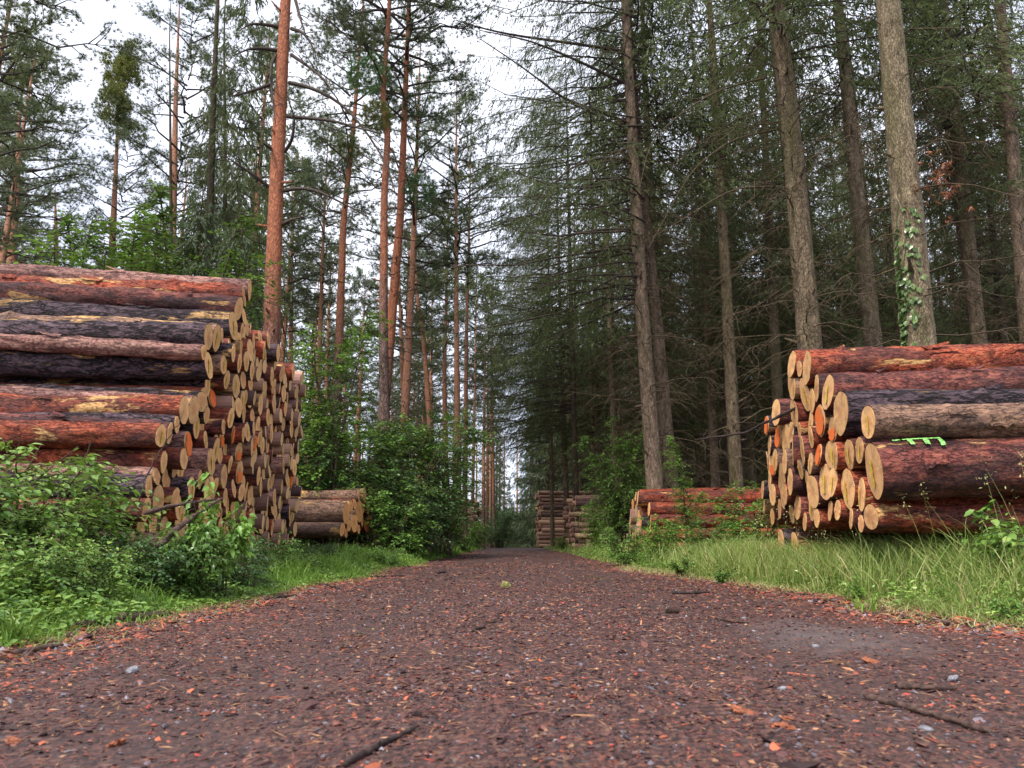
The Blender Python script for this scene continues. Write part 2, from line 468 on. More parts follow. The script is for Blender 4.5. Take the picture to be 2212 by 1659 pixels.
def soil_mat():
    m, nt, b = newmat('forest soil')
    v = coords(nt, (1, 1, 1), False)
    vc = nd(nt, 'ShaderNodeTexVoronoi', {'Vector': v, 'Scale': 60.0}, feature='F1')
    r1 = nd(nt, 'ShaderNodeSeparateColor', {0: vc.outputs['Color']}).outputs[0]
    c = litter_ramp(nt, r1, True)
    n = noise(nt, v, 2.0, 5, .6)
    c = mix(nt, ramp(nt, n, [(.4, (0, 0, 0)), (.6, (.6, .6, .6))]), c, (.05, .06, .022))
    setp(nt, b, c, .85, bump(nt, mth(nt, 'ADD', r1, n), .8, .02), .2)
    return m

ROAD = road_mat(); SOIL = soil_mat()
def spaced(a, b, n, p):
    t = np.linspace(0, 1, n)
    return a + (b - a) * t ** p
xs = np.concatenate([-spaced(0, 160, 150, 2.2)[::-1], spaced(0, 160, 150, 2.2)[1:]])
ys = np.concatenate([np.linspace(-12, .5, 12), spaced(.7, 340, 330, 2.1)])
tag(grid('ground', xs, ys, gz, SOIL), kind='structure')
tag(grid('road', np.linspace(-2.75, 3.15, 150), np.concatenate([np.linspace(-10, .5, 10), spaced(.6, 120, 340, 2.0)]), road_z, ROAD), kind='structure')

# ------------------------------------------------------------------ loose litter on the road
PAL = np.array([(.030, .016, .017), (.055, .028, .028), (.095, .047, .044), (.15, .068, .055), (.27, .085, .05), (.40, .12, .06), (.36, .21, .11), (.24, .15, .085), (.13, .125, .15), (.24, .24, .28), (.34, .06, .045)])
PPROB = np.array([.17, .24, .24, .15, .055, .025, .035, .05, .02, .003, .01])
ICO_T = (1 + 5 ** .5) / 2
ICO_V = unit(np.array([(-1, ICO_T, 0), (1, ICO_T, 0), (-1, -ICO_T, 0), (1, -ICO_T, 0), (0, -1, ICO_T), (0, 1, ICO_T), (0, -1, -ICO_T), (0, 1, -ICO_T), (ICO_T, 0, -1), (ICO_T, 0, 1), (-ICO_T, 0, -1), (-ICO_T, 0, 1)], float))
ICO_F = np.array([(0, 11, 5), (0, 5, 1), (0, 1, 7), (0, 7, 10), (0, 10, 11), (1, 5, 9), (5, 11, 4), (11, 10, 2), (10, 7, 6), (7, 1, 8), (3, 9, 4), (3, 4, 2), (3, 2, 6), (3, 6, 8), (3, 8, 9), (4, 9, 5), (2, 4, 11), (6, 2, 10), (8, 6, 7), (9, 8, 1)])
OCT_V = np.array([(1, 0, 0), (-1, 0, 0), (0, 1, 0), (0, -1, 0), (0, 0, 1), (0, 0, -1)], float)
OCT_F = np.array([(0, 2, 4), (2, 1, 4), (1, 3, 4), (3, 0, 4), (2, 0, 5), (1, 2, 5), (3, 1, 5), (0, 3, 5)])

def bits(n, y0, y1, rng, size, base, bf, warm=False, xr=None):
    y = y0 + (y1 - y0) * rng.random(n)
    el, er = edge_l(y) + .12, edge_r(y) + .15
    x = -el + (el + er) * rng.random(n) if xr is None else xr(y, rng)
    patch = ((x - 1.45) / .42) ** 2 + ((y - 3.5) / .8) ** 2 < .9
    rut = np.maximum(np.exp(-((x + .72) / .28) ** 2), np.exp(-((x - 1.0) / .28) ** 2))
    drift = vn(x * 1.1, y * .7, 0, 61) * .7 + vn(x * 4, y * 3, 0, 62) * .3
    keep = ~(patch & (rng.random(n) < .6)) & (rng.random(n) > .22 * rut) & (rng.random(n) < .6 + 1.2 * np.clip(drift - .25, 0, 1))

    x, y = x[keep], y[keep]; n = len(x)
    typ = rng.random(n)
    a = size * (.5 + rng.random(n) ** 2 * 1.6)
    A = np.where(typ < .45, a * 1.2, np.where(typ < .8, a * 2.4, a * .8))
    Bx = np.where(typ < .45, a * .75, np.where(typ < .8, a * .2, a * .65))
    C = np.where(typ < .45, a * .22, np.where(typ < .8, a * .16, a * .42))
    yaw = rng.random(n) * 2 * PI; tilt = rng.normal(size=n) * .22; roll = rng.normal(size=n) * .25
    bv = base[None] * (1 + .28 * rng.normal(size=(n, len(base), 1)))
    L = bv * np.stack([A, Bx, C], -1)[:, None]
    L[:, :, 2] += L[:, :, 0] * tilt[:, None] + L[:, :, 1] * roll[:, None]
    cx, sx = np.cos(yaw)[:, None], np.sin(yaw)[:, None]
    X = L[:, :, 0] * cx - L[:, :, 1] * sx; Y = L[:, :, 0] * sx + L[:, :, 1] * cx
    z = np.maximum(road_z(x, y), gz(x, y)) + C * .45
    V = np.stack([X + x[:, None], Y + y[:, None], L[:, :, 2] + z[:, None]], -1).reshape(-1, 3)
    F = (bf[None] + (np.arange(n) * len(base))[:, None, None]).reshape(-1, 3)
    d = -road_d(x, y)
    p = PPROB.copy()
    ci = rng.choice(len(PAL), n, p=p / p.sum())
    ed = (d < .55) & (rng.random(n) < .42)
    ci = np.where(ed, rng.choice([3, 3, 4, 4, 5], n), ci)
    ci = np.where((typ > .8) & (rng.random(n) < .30), rng.choice([8, 8, 8, 9, 1, 1], n), ci)
    ci = np.where((typ > .45) & (typ < .8) & (rng.random(n) < .3), rng.choice([6, 7, 3], n), ci)
    c = PAL[ci] * (.54 + .68 * rng.random((n, 1))) * [1.1, .96, .95]
    return V, F, np.repeat(c, len(base), 0)

def litter():
    rng = np.random.default_rng(3)
    Vs, Fs, Cs, n = [], [], [], 0
    for cnt, y0, y1, s, base, bf in ((36000, .75, 2.2, .0050, OCT_V, OCT_F), (1200, .75, 2.6, .009, ICO_V, ICO_F), (42000, 2.0, 4.5, .0060, OCT_V, OCT_F), (30000, 4.3, 8, .0078, OCT_V, OCT_F),
                                     (15000, 8, 16, .011, OCT_V, OCT_F), (7000, 16, 34, .014, OCT_V, OCT_F), (110, .8, 6, .015, ICO_V, ICO_F)):
        V, F, c = bits(cnt, y0, y1, rng, s, base, bf)
        Vs.append(V); Fs.append(F + n); Cs.append(c); n += len(V)
    # debris along the left margin and the right margin
    for side in (-1, 1):
        f = (lambda y, r: -edge_l(y) - .3 + .55 * r.random(len(y))) if side < 0 else (lambda y, r: edge_r(y) - .35 + .6 * r.random(len(y)))
        for cnt, y0, y1, s in ((6000, 1.8, 6, .011), (1200, 2, 6, .016), (4000, 6, 14, .013)):
            V, F, c = bits(cnt, y0, y1, rng, s, OCT_V, OCT_F, xr=f)
            Vs.append(V); Fs.append(F + n); Cs.append(c); n += len(V)
    m, nt, b = newmat('bark chips')
    at = nd(nt, 'ShaderNodeAttribute', attribute_name='chipcol')
    setp(nt, b, at.outputs['Color'], .6, None, .35)
    o = ob('bark_litter', mesh_np('bark_litter', np.concatenate(Vs), [np.concatenate(Fs)], False, None, np.concatenate(Cs)), m)
    tag(o, 'brown and orange bark chips, needles and gravel strewn over the forest road', 'bark litter', kind='stuff')
litter()

# ------------------------------------------------------------------ logs
ORD = 'nearest second third fourth fifth sixth seventh eighth ninth tenth eleventh twelfth thirteenth fourteenth fifteenth sixteenth seventeenth eighteenth nineteenth twentieth'.split()
ORD += ['twenty-' + w for w in 'first second third fourth fifth sixth seventh eighth ninth'.split()]
LOWORD = ['bottom'] + ORD[1:]

def outline(a, r, rng_s):
    return r * (1 + .10 * (vn(np.cos(a) * 1.3 + 5, np.sin(a) * 1.3 + 5, 0, rng_s) - .5) + .05 * (vn(np.cos(a) * 4 + 5, np.sin(a) * 4 + 5, 0, rng_s + 1) - .5))

def make_log(pos, r, yaw, L, bark, cut, seed, hi, paintspec=None, tilt=0.0, taper=1.08):
    """one felled stem lying along its local X; the sawn face looks along +X"""
    k, n = (36, 90) if hi else (18, 7)
    x = -L * np.linspace(0, 1, n) ** (1.0 if hi else 1.6)
    a = np.arange(k) * 2 * PI / k
    A, X = np.meshgrid(a, x)
    R = outline(A, r, seed) * (1 + (taper - 1) * (-X / L))
    if hi:
        fade = np.clip(-X / .25, 0, 1)
        R = R + fade * .026 * (vn(X * 4, np.cos(A) * 2, np.sin(A) * 2, seed) - .5) + fade * .016 * (vn(X * 14, np.cos(A) * 6, np.sin(A) * 6, seed + 3) - .5)
        for q in range(7):   # knot swellings
            kx, ka = -.4 - (L - .4) * vn(q * 3.3, 1, 0, seed), 6.28 * vn(q * 2.7, 5, 0, seed)
            dx = (X - kx) / .05; da = (np.mod(A - ka + PI, 2 * PI) - PI) / .25
            R = R + .034 * np.exp(-dx ** 2 - da ** 2)
    rs0 = np.random.default_rng(seed); ta, tb = rs0.normal(size=2) * .07
    X = X + (ta * np.cos(A) + tb * np.sin(A)) * R * np.exp(X / .25)
    cy = .03 * np.sin(X * .9 + seed) - .03 * math.sin(seed); cz = .025 * np.sin(X * 1.1 + seed * 2) - .025 * math.sin(seed * 2)
    V = np.stack([X, R * np.cos(A) + cy, R * np.sin(A) + cz], -1).reshape(-1, 3)
    i = np.arange(n * k).reshape(n, k); j = np.roll(i, -1, 1)
    F = np.stack([i[:-1], j[:-1], j[1:], i[1:]], -1).reshape(-1, 4)
    back = i[-1][None]
    bgm = Bag(); bgm.add(V, [F[:, ::-1], back])
    if hi:      # loose bark strips torn up along the stem
        for q in range(9):
            x0 = -rs0.uniform(.2, L * .75); a0 = rs0.uniform(-.4, 2.6); ln = rs0.uniform(.06, .28); wd = rs0.uniform(.12, .3)
            m = 7; tt = np.linspace(0, 1, m)
            xx = x0 - ln * tt; lift = .022 + .05 * tt ** 2 * rs0.uniform(.2, 1.2)
            aw = wd * (1 - .6 * tt) * (1 + .3 * rs0.normal(size=m))
            rr_ = r * (1 + (taper - 1) * (-xx / L)) + lift
            cyy = .03 * np.sin(xx * .9 + seed) - .03 * math.sin(seed); czz = .025 * np.sin(xx * 1.1 + seed * 2) - .025 * math.sin(seed * 2)
            Vs = np.concatenate([np.stack([xx, rr_ * np.cos(a0 + sg * aw) + cyy, rr_ * np.sin(a0 + sg * aw) + czz], -1) for sg in (-1, 1)])
            ii = np.arange(m - 1)
            bgm.add(Vs, [np.stack([ii, ii + 1, ii + m + 1, ii + m], -1)])
    me = bgm.mesh('log')
    o = ob('pine_log', me, BARKS[bark], None, pos, (0, tilt, yaw))
    # sawn face
    rr = outline(a, r, seed) - .003
    if hi: rr = rr - .003
    c = np.array([[.006, 0, 0]])
    rim = np.stack([np.full(k, .004) + .008 * (vn(np.cos(a) * 3, np.sin(a) * 3, 0, seed + 9) - .5) + (ta * np.cos(a) + tb * np.sin(a)) * rr, rr * np.cos(a), rr * np.sin(a)], -1)
    inner = (rim - [.006, 0, 0]) * .55 + [.006, 0, 0]; inr = rim * [0, .8, .8] - [.05, 0, 0]
    Vd = np.concatenate([c, inner, rim, inr])
    i1, i2, i3 = 1 + np.arange(k), 1 + k + np.arange(k), 1 + 2 * k + np.arange(k)
    T = np.stack([np.zeros(k, int), i1, np.roll(i1, -1)], -1)
    Q = np.concatenate([np.stack([i1, i2, np.roll(i2, -1), np.roll(i1, -1)], -1), np.stack([i2, i3, np.roll(i3, -1), np.roll(i2, -1)], -1)])
    ce = ob('cut_end', mesh_np('cut_end', Vd, [T, Q], False), cut, o)
    for kind in (paintspec or ()):
        col = {'y': YELLOW, 'o': ORANGE, 'h': ORANGE}[kind]
        rs = np.random.default_rng(seed + 77)
        m = 9
        if kind == 'y': z0, z1, w, yc = -.6, .38, .13, (rs.random() - .5) * .5
        elif kind == 'o': z0, z1, w, yc = -.86, .88, .95, 0
        else: z0, z1, w, yc = -.88, .02, .95, 0
        t = np.linspace(z0, z1, m) * r
        wl = w * r * (.5 + .7 * rs.random(m)); wr = w * r * (.5 + .7 * rs.random(m))
        lim = np.sqrt(np.maximum((.9 * r) ** 2 - t ** 2, 1e-5))
        yl = np.clip(yc * r - wl, -lim, lim); yr = np.clip(yc * r + wr, -lim, lim)
        Vp = np.concatenate([np.stack([.014 + ta * yl + tb * t, yl, t], -1), np.stack([.014 + ta * yr + tb * t, yr, t], -1)])
        q = np.arange(m - 1)
        ob('paint_mark', mesh_np('paint_mark', Vp, [np.stack([q, q + m, q + m + 1, q + 1], -1)], False), col, ce)
    return o

def pack(fixed, rfun, inside, wall, zgf, nmax, fails=14):
    C = [tuple(c) for c in fixed]
    nf = 0; out = []
    gy = np.linspace(0, 40, 1600); gt = np.asarray(zgf(gy)); zgf = lambda q: np.interp(q, gy, gt)
    while len(out) < nmax and nf < fails:
        r = rfun()
        A = np.array(C)
        cand = [(wall - r, float(zgf(wall - r)) + r)]
        for (y, z, rc) in C:
            for sg in (-1, 1):
                yy = y + sg * (r + rc) * .98
                zg = float(zgf(yy)) + r
                dz = zg - z
                if abs(dz) < r + rc:
                    yy = y + sg * math.sqrt((r + rc) ** 2 - dz * dz)
                    cand.append((yy, zg))
            dy = abs(wall - r - y)
            if dy < r + rc: cand.append((wall - r, z + math.sqrt((r + rc) ** 2 - dy * dy)))
        d = np.hypot(A[:, None, 0] - A[None, :, 0], A[:, None, 1] - A[None, :, 1])
        I, J = np.where((d > 1e-6) & (d < A[:, None, 2] + A[None, :, 2] + 2 * r))
        m = I < J; I, J = I[m], J[m]
        if len(I):
            p, q = A[I], A[J]; D = d[I, J]
            r1, r2 = p[:, 2] + r, q[:, 2] + r
            aa = (r1 ** 2 - r2 ** 2 + D ** 2) / (2 * D)
            hh = np.sqrt(np.maximum(r1 ** 2 - aa ** 2, 0))
            ux, uz = (q[:, 0] - p[:, 0]) / D, (q[:, 1] - p[:, 1]) / D
            sg = np.where(ux >= 0, 1, -1)
            cand += list(zip(p[:, 0] + aa * ux - sg * hh * uz, p[:, 1] + aa * uz + sg * hh * ux))
        Q = np.array(cand)
        Q = Q[inside(Q[:, 0], Q[:, 1], r) & (Q[:, 1] > zgf(Q[:, 0]) + r - .012)]
        if len(Q):
            dd = np.hypot(Q[:, None, 0] - A[None, :, 0], Q[:, None, 1] - A[None, :, 1]) - A[None, :, 2] - r
            Q = Q[(dd.min(1) > -.004)] if len(A) else Q
        if not len(Q):
            nf += 1; continue
        b = Q[np.argmin(Q[:, 1])]
        C.append((b[0], b[1], r)); out.append((b[0], b[1], r))
    return out

def relax(C, it=60):
    C = np.array(C, float)
    for _ in range(it):
        d = C[:, None, :2] - C[None, :, :2]
        D = np.hypot(d[..., 0], d[..., 1]) + np.eye(len(C)) * 9
        ov = np.maximum(.97 * (C[:, None, 2] + C[None, :, 2]) - D, 0)
        C[:, :2] += .25 * (d / D[..., None] * ov[..., None]).sum(1)
    return C

def label_pile(items, pilename, group):
    """items: list of (object, y, z, barkword, extra). Layers counted from the ground, places from the near side."""
    zs = sorted(items, key=lambda t: t[2])
    zmin = zs[0][2]
    rows = {}
    for it in items:
        rows.setdefault(int((it[2] - zmin + .02) / .24), []).append(it)
    for n, k in enumerate(sorted(rows)):
        row = sorted(rows[k], key=lambda t: t[1])
        for j, (o, y, z, bw, extra) in enumerate(row):
            place = 'nearest' if j == 0 else ORD[j] + ' from front'
            lay = 'bottom layer' if n == 0 else ORD[n] + ' layer'
            lab = f'{bw} log{extra}, {place}, {lay} of {pilename}'
            tag(o, lab, 'log', group)

PHI = math.radians(8.5)
JR = random.Random(11)

# --- the tall pile on the left: near-side logs traced from the photograph, the rest settled on them
def zl(zx, zy): return (zx * .3617 * .8641, (600 + zy * .3617) * .8641)
LA, LB = 2.31, .11
slope = [(1725, 345, 150, 'P', ''), (1683, 385, 160, 'R', ''), (1650, 475, 170, 'M', ''), (1612, 595, 205, 'D', 'y'), (1437, 675, 190, 'D', ''), (1497, 680, 195, 'G', 'y'),
         (1408, 768, 110, 'P', 'y'), (1443, 865, 195, 'D', 'y'), (1378, 1130, 150, 'D', ''), (1328, 1170, 205, 'P', ''), (1282, 1195, 205, 'R', ''),
         (1225, 1265, 130, 'D', ''), (1180, 1320, 165, 'M', ''), (1118, 1350, 170, 'R', 'y'), (1130, 1535, 165, 'R', ''), (1075, 1640, 130, 'P', ''), (1030, 1700, 160, 'D', ''), (1010, 1860, 170, 'M', '')]
left = []
for zx, zy, h, bk, pt in slope:
    p, t = on_plane(*zl(zx, zy), LA, LB, -1)
    left.append([p[1], p[2], h * .3617 * .8641 * K / 720 * t / 2, bk, pt])
SL = relax([c[:3] for c in left], 40)
top = [on_plane(a, b, LA, LB, -1)[0] for a, b in ((540, 606), (580, 642), (625, 700), (650, 790))]
ty, tz = [p[1] for p in top], [p[2] for p in top]
so = sorted([(c[1], c[0]) for c in SL])
def in_left(y, z, r):
    yl = np.interp(z, [s[0] for s in so], [s[1] for s in so])
    return (y - r * .2 > yl) & (z + r < np.interp(y, ty, tz) + .06) & (y + r < 12.45)
zgl = lambda y: gz(-3.6, y) + .0
JR2 = random.Random(5)
fill = pack([tuple(c) for c in SL], lambda: JR2.choice([.088, .098, .106, .115, .125, .138]), in_left, 12.4, zgl, 340)
ends_l = [(SL[i][0], SL[i][1], SL[i][2], left[i][3], left[i][4], True) for i in range(len(left))]
for y, z, r in fill:
    ends_l.append((y, z, r, JR.choice('RRPDMMG'), JR.choice(['', '', '', 'y', 'y']), False))
# orange sprayed ends: traced places, given to the nearest log
for ox, oy, kind in ((470, 868, 'o'), (487, 932, 'h'), (499, 945, 'o'), (537, 960, 'o'), (511, 993, 'h'), (510, 1030, 'h'), (630, 1015, 'o'), (637, 1026, 'o'), (408, 965, 'o')):
    p, t = on_plane(ox, oy, LA, LB, -1)
    j = min(range(len(ends_l)), key=lambda q: (ends_l[q][0] - p[1]) ** 2 + (ends_l[q][1] - p[2]) ** 2)
    e = ends_l[j]; ends_l[j] = e[:4] + (kind,) + e[5:]
PW = {'': '', 'y': ', yellow streaked end', 'o': ', orange sprayed end', 'h': ', half orange end'}
items = []
EXTRA = []      # logs past the count built one by one: (x, y, z, r, side, yaw)
order = sorted([i for i, e in enumerate(ends_l) if not e[5]], key=lambda i: -(ends_l[i][2] / ends_l[i][0]) * (.2 if ends_l[i][1] < .55 and ends_l[i][0] < 8 else 1) * (2 if ends_l[i][4] in ('o', 'h') else 1))
single = set(order[:182]) | {i for i, e in enumerate(ends_l) if e[5]}
for i, (y, z, r, bk, pt, hi) in enumerate(ends_l):
    if i not in single:
        EXTRA.append((-(LA + LB * y) + JR.uniform(-.12, .10), y, z, r, -1, PHI)); continue
    j = 0 if hi else JR.uniform(-.12, .10)
    x = -(LA + LB * y) + j
    o = make_log((x, y + (0 if hi else 0), z), r, PHI + (0 if hi else JR.gauss(0, .012)), 5.2 if hi else 3.4, bk, CUT_B if JR.random() < .7 else CUT_A, 100 + i, hi, pt, JR.gauss(0, .006))
    items.append((o, y, z, BARKWORD[bk], PW[pt]))
label_pile(items, 'tallest pile', 'logs in the tallest pile')

# --- the pile on the right, every sawn end traced from the photograph
def zr(zx, zy): return ((1900 + zx / 3.606) * .8641, (860 + zy / 3.606) * .8641)
RA, RB = 2.12, .11
disc = [(287, 180, 250, ''), (347, 225, 150, ''), (418, 240, 320, ''), (275, 405, 240, ''), (308, 425, 205, 'y'), (358, 435, 305, 'y'), (492, 430, 255, 'y'), (440, 500, 230, 'y'),
        (619, 450, 330, 'y'), (703, 640, 400, ''), (577, 705, 295, 'o'), (640, 745, 230, 'h'), (977, 705, 315, 'y'), (427, 690, 250, 'y'), (178, 630, 250, ''), (292, 650, 250, ''),
        (100, 760, 180, 'o'), (120, 885, 190, ''), (158, 870, 210, 'o'), (215, 880, 280, ''), (270, 820, 200, ''), (500, 855, 205, 'y'), (415, 960, 270, 'y'), (388, 810, 150, ''),
        (650, 985, 255, 'y'), (724, 1010, 265, 'y'), (800, 1000, 285, 'y'), (537, 985, 205, 'o'), (905, 1010, 250, 'y'), (983, 1120, 500, 'y'), (315, 1030, 280, ''), (352, 1070, 185, 'y'),
        (460, 1065, 205, 'y'), (40, 1075, 190, ''), (130, 1075, 190, 'h'), (178, 1095, 215, 'y'), (220, 1145, 240, ''), (262, 1060, 240, ''), (78, 1230, 230, ''), (160, 1280, 230, ''),
        (125, 1330, 200, ''), (578, 1250, 330, 'y'), (485, 1300, 300, ''), (420, 1215, 200, 'y'), (710, 1250, 270, 'y'), (818, 1320, 370, 'y'), (907, 1365, 310, 'y'), (440, 1460, 250, 'y'),
        (312, 1260, 250, ''), (215, 1400, 170, ''), (975, 1500, 240, ''), (45, 1310, 170, ''), (252, 1310, 190, ''), (28, 1470, 130, ''), (165, 1480, 190, ''), (332, 1430, 230, ''), (610, 1500, 190, ''),
        (735, 1500, 190, ''), (835, 1560, 190, ''), (520, 1560, 180, ''), (260, 1520, 190, ''), (375, 1580, 170, ''), (920, 1620, 160, ''), (90, 1560, 150, '')]
barkR = {2: 'R', 0: 'R', 8: 'M', 9: 'D', 12: 'G', 29: 'M', 26: 'R', 28: 'M', 50: 'R', 45: 'R', 46: 'R', 6: 'M', 3: 'R'}
right = []
for zx, zy, h, pt in disc:
    p, t = on_plane(*zr(zx, zy), RA, RB, 1)
    right.append([p[1], p[2], h / 3.606 * .8641 * K / 720 * t / 2])
RR = relax(right, 50)
def in_right(y, z, r): return (y > 7.3) & (y < 9.2) & (z + r < .62)
JR3 = random.Random(8)
for c in pack([tuple(q) for q in RR], lambda: JR3.choice([.10, .12, .14, .16]), in_right, 9.3, lambda y: gz(3.2, y), 10):
    RR = np.concatenate([RR, [c]]); disc.append((0, 0, 0, JR3.choice(['', 'y'])))
items = []
big_log = None
for i, (y, z, r) in enumerate(RR):
    hi = i in (0, 2, 6, 8, 9, 12, 26, 28, 29, 45, 46, 50)
    bk = barkR.get(i, JR.choice('RRMDG'))
    x = RA + RB * y + (0 if hi else JR.uniform(-.05, .05))
    o = make_log((x, y, z), r, PI - PHI, 5.0 if hi else 3.2, bk, CUT_A if JR.random() < .8 else CUT_B, 400 + i, hi, disc[i][3], JR.gauss(0, .004), 1.05)
    items.append((o, y, z, BARKWORD[bk], PW[disc[i][3]]))
    if i == 29: big_log = (o, r)
label_pile(items, 'pile in tall grass', 'logs in the pile in tall grass')
# green sprayed strokes on the flank of the thickest log
o, r = big_log
o['label'] = 'thickest log with green sprayed strokes on its bark, pile in tall grass'
def stroke(x0, x1, a0, a1):
    m, q = 7, 6
    X, A = np.meshgrid(np.linspace(x0, x1, m), np.linspace(a0, a1, q))
    X = X + .008 * (vn(X * 60, A * 20, 0, 4) - .5); A = A + .05 * (vn(X * 40, A * 9, 0, 3) - .5)
    rr = r * (1 + .05 * (-X / 5.0)) + .030
    yy = .03 * np.sin(X * .9 + 429) - .03 * math.sin(429); zz = .025 * np.sin(X * 1.1 + 858) - .025 * math.sin(858)
    V = np.stack([X, rr * np.cos(A) + yy, rr * np.sin(A) + zz], -1).reshape(-1, 3)
    i = np.arange(m * q).reshape(q, m)
    return V, np.stack([i[:-1, :-1], i[:-1, 1:], i[1:, 1:], i[1:, :-1]], -1).reshape(-1, 4)
for x0, x1, a0, a1 in ((-.11, -.16, 1.12, 1.02), (-.18, -.44, 1.14, 1.05), (-.21, -.245, 1.08, .78), (-.315, -.35, 1.08, .76), (-.415, -.445, 1.10, .66)):
    V, F = stroke(x0, x1, a0, a1)
    ob('paint_mark', mesh_np('paint_mark', V, [F]), GREENP, o)

# --- low pile behind the tallest one
def zs(zx, zy): return ((700 + zx * .4823) * .8641, (600 + zy * .4823) * .8641)
items = []
raw = []
low = [(343, 1415, 112, 'G', ''), (410, 1398, 118, 'G', ''), (437, 1325, 78, 'G', ''), (367, 1378, 62, 'G', ''), (387, 1370, 58, 'R', ''), (385, 1468, 95, 'G', ''), (463, 1465, 90, 'R', ''), (443, 1482, 64, 'R', 'o'),
       (323, 1500, 70, 'G', ''), (482, 1505, 50, 'R', ''), (455, 1390, 66, 'R', ''), (342, 1520, 50, 'G', ''), (426, 1455, 62, 'R', ''), (408, 1330, 60, 'G', ''), (358, 1480, 60, 'R', ''), (408, 1500, 50, 'R', ''), (428, 1390, 50, 'R', '')]
for zx, zy, h, bk, pt in low:
    p, t = on_plane(*zs(zx, zy), 2.31, .06, -1)
    raw.append([p[1], p[2], h * .4823 * .8641 * K / 720 * t / 2])
for i, (y, z, r) in enumerate(relax(raw, 50)):
    bk, pt = low[i][3:]
    o = make_log((-(2.31 + .06 * y), y, z), r, math.radians(-5), 5.5, bk, CUT_O, 700 + i, i < 5, pt)
    items.append((o, y, z, BARKWORD[bk], PW[pt]))
label_pile(items, 'low bushside pile', 'logs in the low pile by the leafy bush')

# --- second pile on the right, below the twin trunks
PA, PB = 2.0, .05
rr3 = random.Random(9)
zg3 = lambda y: gz(2.9, y)
def in3(y, z, r):
    return (y - r > 14.7 + .35 * np.maximum(z - .3, 0)) & (y + r < 17.65) & (z + r < 1.92 - .10 * np.abs(y - 15.6))
f3 = pack([(17.3, float(zg3(17.3)) + .15, .15)], lambda: rr3.choice([.11, .13, .15, .17]), in3, 17.6, zg3, 46)
f3.append((17.3, float(zg3(17.3)) + .15, .15))
items = []
f3.sort(key=lambda c: -(c[2] / c[0]) - (1 if c[0] < 15.4 else 0) - (.5 if c[1] > 1.2 else 0))
for i, (y, z, r) in enumerate(f3):
    if i >= 24:
        EXTRA.append((PA + PB * y + rr3.uniform(-.12, .12), y, z, r, 1, math.radians(3))); continue
    bk = rr3.choice('RRMDR')
    hi = y < 15.6
    o = make_log((PA + PB * y + rr3.uniform(-.12, .12), y, z), r, PI - math.radians(3), 4.6, bk, CUT_A if rr3.random() < .6 else CUT_O, 800 + i, hi, None, 0, 1.04)
    items.append((o, y, z, BARKWORD[bk], ''))
label_pile(items, 'low pile below twin trunks', 'logs in the low pile below the twin trunks')

# --- far piles: one mass of small logs
def far_piles():
    bg = Bag(); rg = np.random.default_rng(21)
    for side, x0, y0, y1, h, L, rad, yaw in ((1, 2.85, 31, 38, 2.3, 3.6, .13, 2), (1, 1.98, 50, 54, 3.9, 4.0, .15, -4), (-1, 2.45, 45, 51, 2.9, 4, .14, 4), (-1, 3.0, 27, 32, 2.2, 3.5, .14, 4)):
        z = rad; row = 0
        while z < h:
            yy = y0 + (rad if row % 2 else 0) + .35 * z
            while yy < y1:
                r = rad * rg.uniform(.72, 1.1); k = 10
                a = np.arange(k) * 2 * PI / k
                ya = math.radians(yaw)
                ax = np.array([side * math.cos(ya), -math.sin(ya) * (1 if side > 0 else 1), 0])
                p0 = np.array([side * x0 + rg.normal() * .16, yy, float(gz(side * x0, yy)) + z])
                up = np.array([0, 0, 1.]); sd = np.cross(ax, up)
                ring = (np.cos(a)[:, None] * sd + np.sin(a)[:, None] * up) * r
                V = np.concatenate([p0 + ring, p0 + ax * L + ring * 1.02])
                i = np.arange(k); j = (i + 1) % k
                bg.add(V, [np.stack([i, j, j + k, i + k], -1)], rg.random(), 0)
                bg.add(np.concatenate([p0 + ring * .93 - ax * .004, [p0 - ax * .004]]), [np.stack([np.full(k, k), i, j], -1)], rg.random(), 1)
                yy += rad * 2.02
            z += rad * 1.75; row += 1
    for x, y, z, r, side, ya in EXTRA:
        k = 14; a = np.arange(k) * 2 * PI / k
        ax = np.array([side * math.cos(ya), -math.sin(ya), 0]); up = np.array([0, 0, 1.]); sd = np.cross(ax, up)
        if side < 0: ax = np.array([-math.cos(ya), -math.sin(ya), 0])
        p0 = np.array([x, y, z]); ro = outline(a, r, int(y * 100 + z * 777))[:, None]
        ring = (np.cos(a)[:, None] * sd + np.sin(a)[:, None] * up) * ro
        cc = rg.normal(size=2) * .07
        sh = (ring @ np.stack([sd, up], -1) @ cc)[:, None] * ax
        V = np.concatenate([p0 + ring + sh, p0 + ax * .5 + ring, p0 + ax * 3.6 + ring * 1.05])
        i = np.arange(k); j = (i + 1) % k
        bg.add(V, [np.stack([i, j, j + k, i + k], -1), np.stack([i + k, j + k, j + 2 * k, i + 2 * k], -1)], rg.random() * .8, 0)
        bg.add(np.concatenate([p0 + ring * .95 + sh - ax * .004, [p0 - ax * .004]]), [np.stack([np.full(k, k), i, j], -1)], rg.random() * .7, 1)
    m1, nt, b = newmat('far log bark')
    at = nd(nt, 'ShaderNodeAttribute', attribute_name='tone')
    setp(nt, b, ramp(nt, at.outputs['Fac'], [(0, (.05, .025, .028)), (.35, (.17, .085, .07)), (.7, (.32, .18, .14)), (1, (.52, .34, .20))]), .75)
    m2, nt, b = newmat('far sawn ends')
    at = nd(nt, 'ShaderNodeAttribute', attribute_name='tone')
    setp(nt, b, ramp(nt, at.outputs['Fac'], [(0, (.48, .28, .12)), (1, (.82, .54, .27))]), .75)
    o = ob('stacked_timber', bg.mesh('stacked_timber', False), [m1, m2])
    tag(o, 'far stacks of small logs along the road and the farthest logs of the near piles', 'log stacks', kind='stuff')
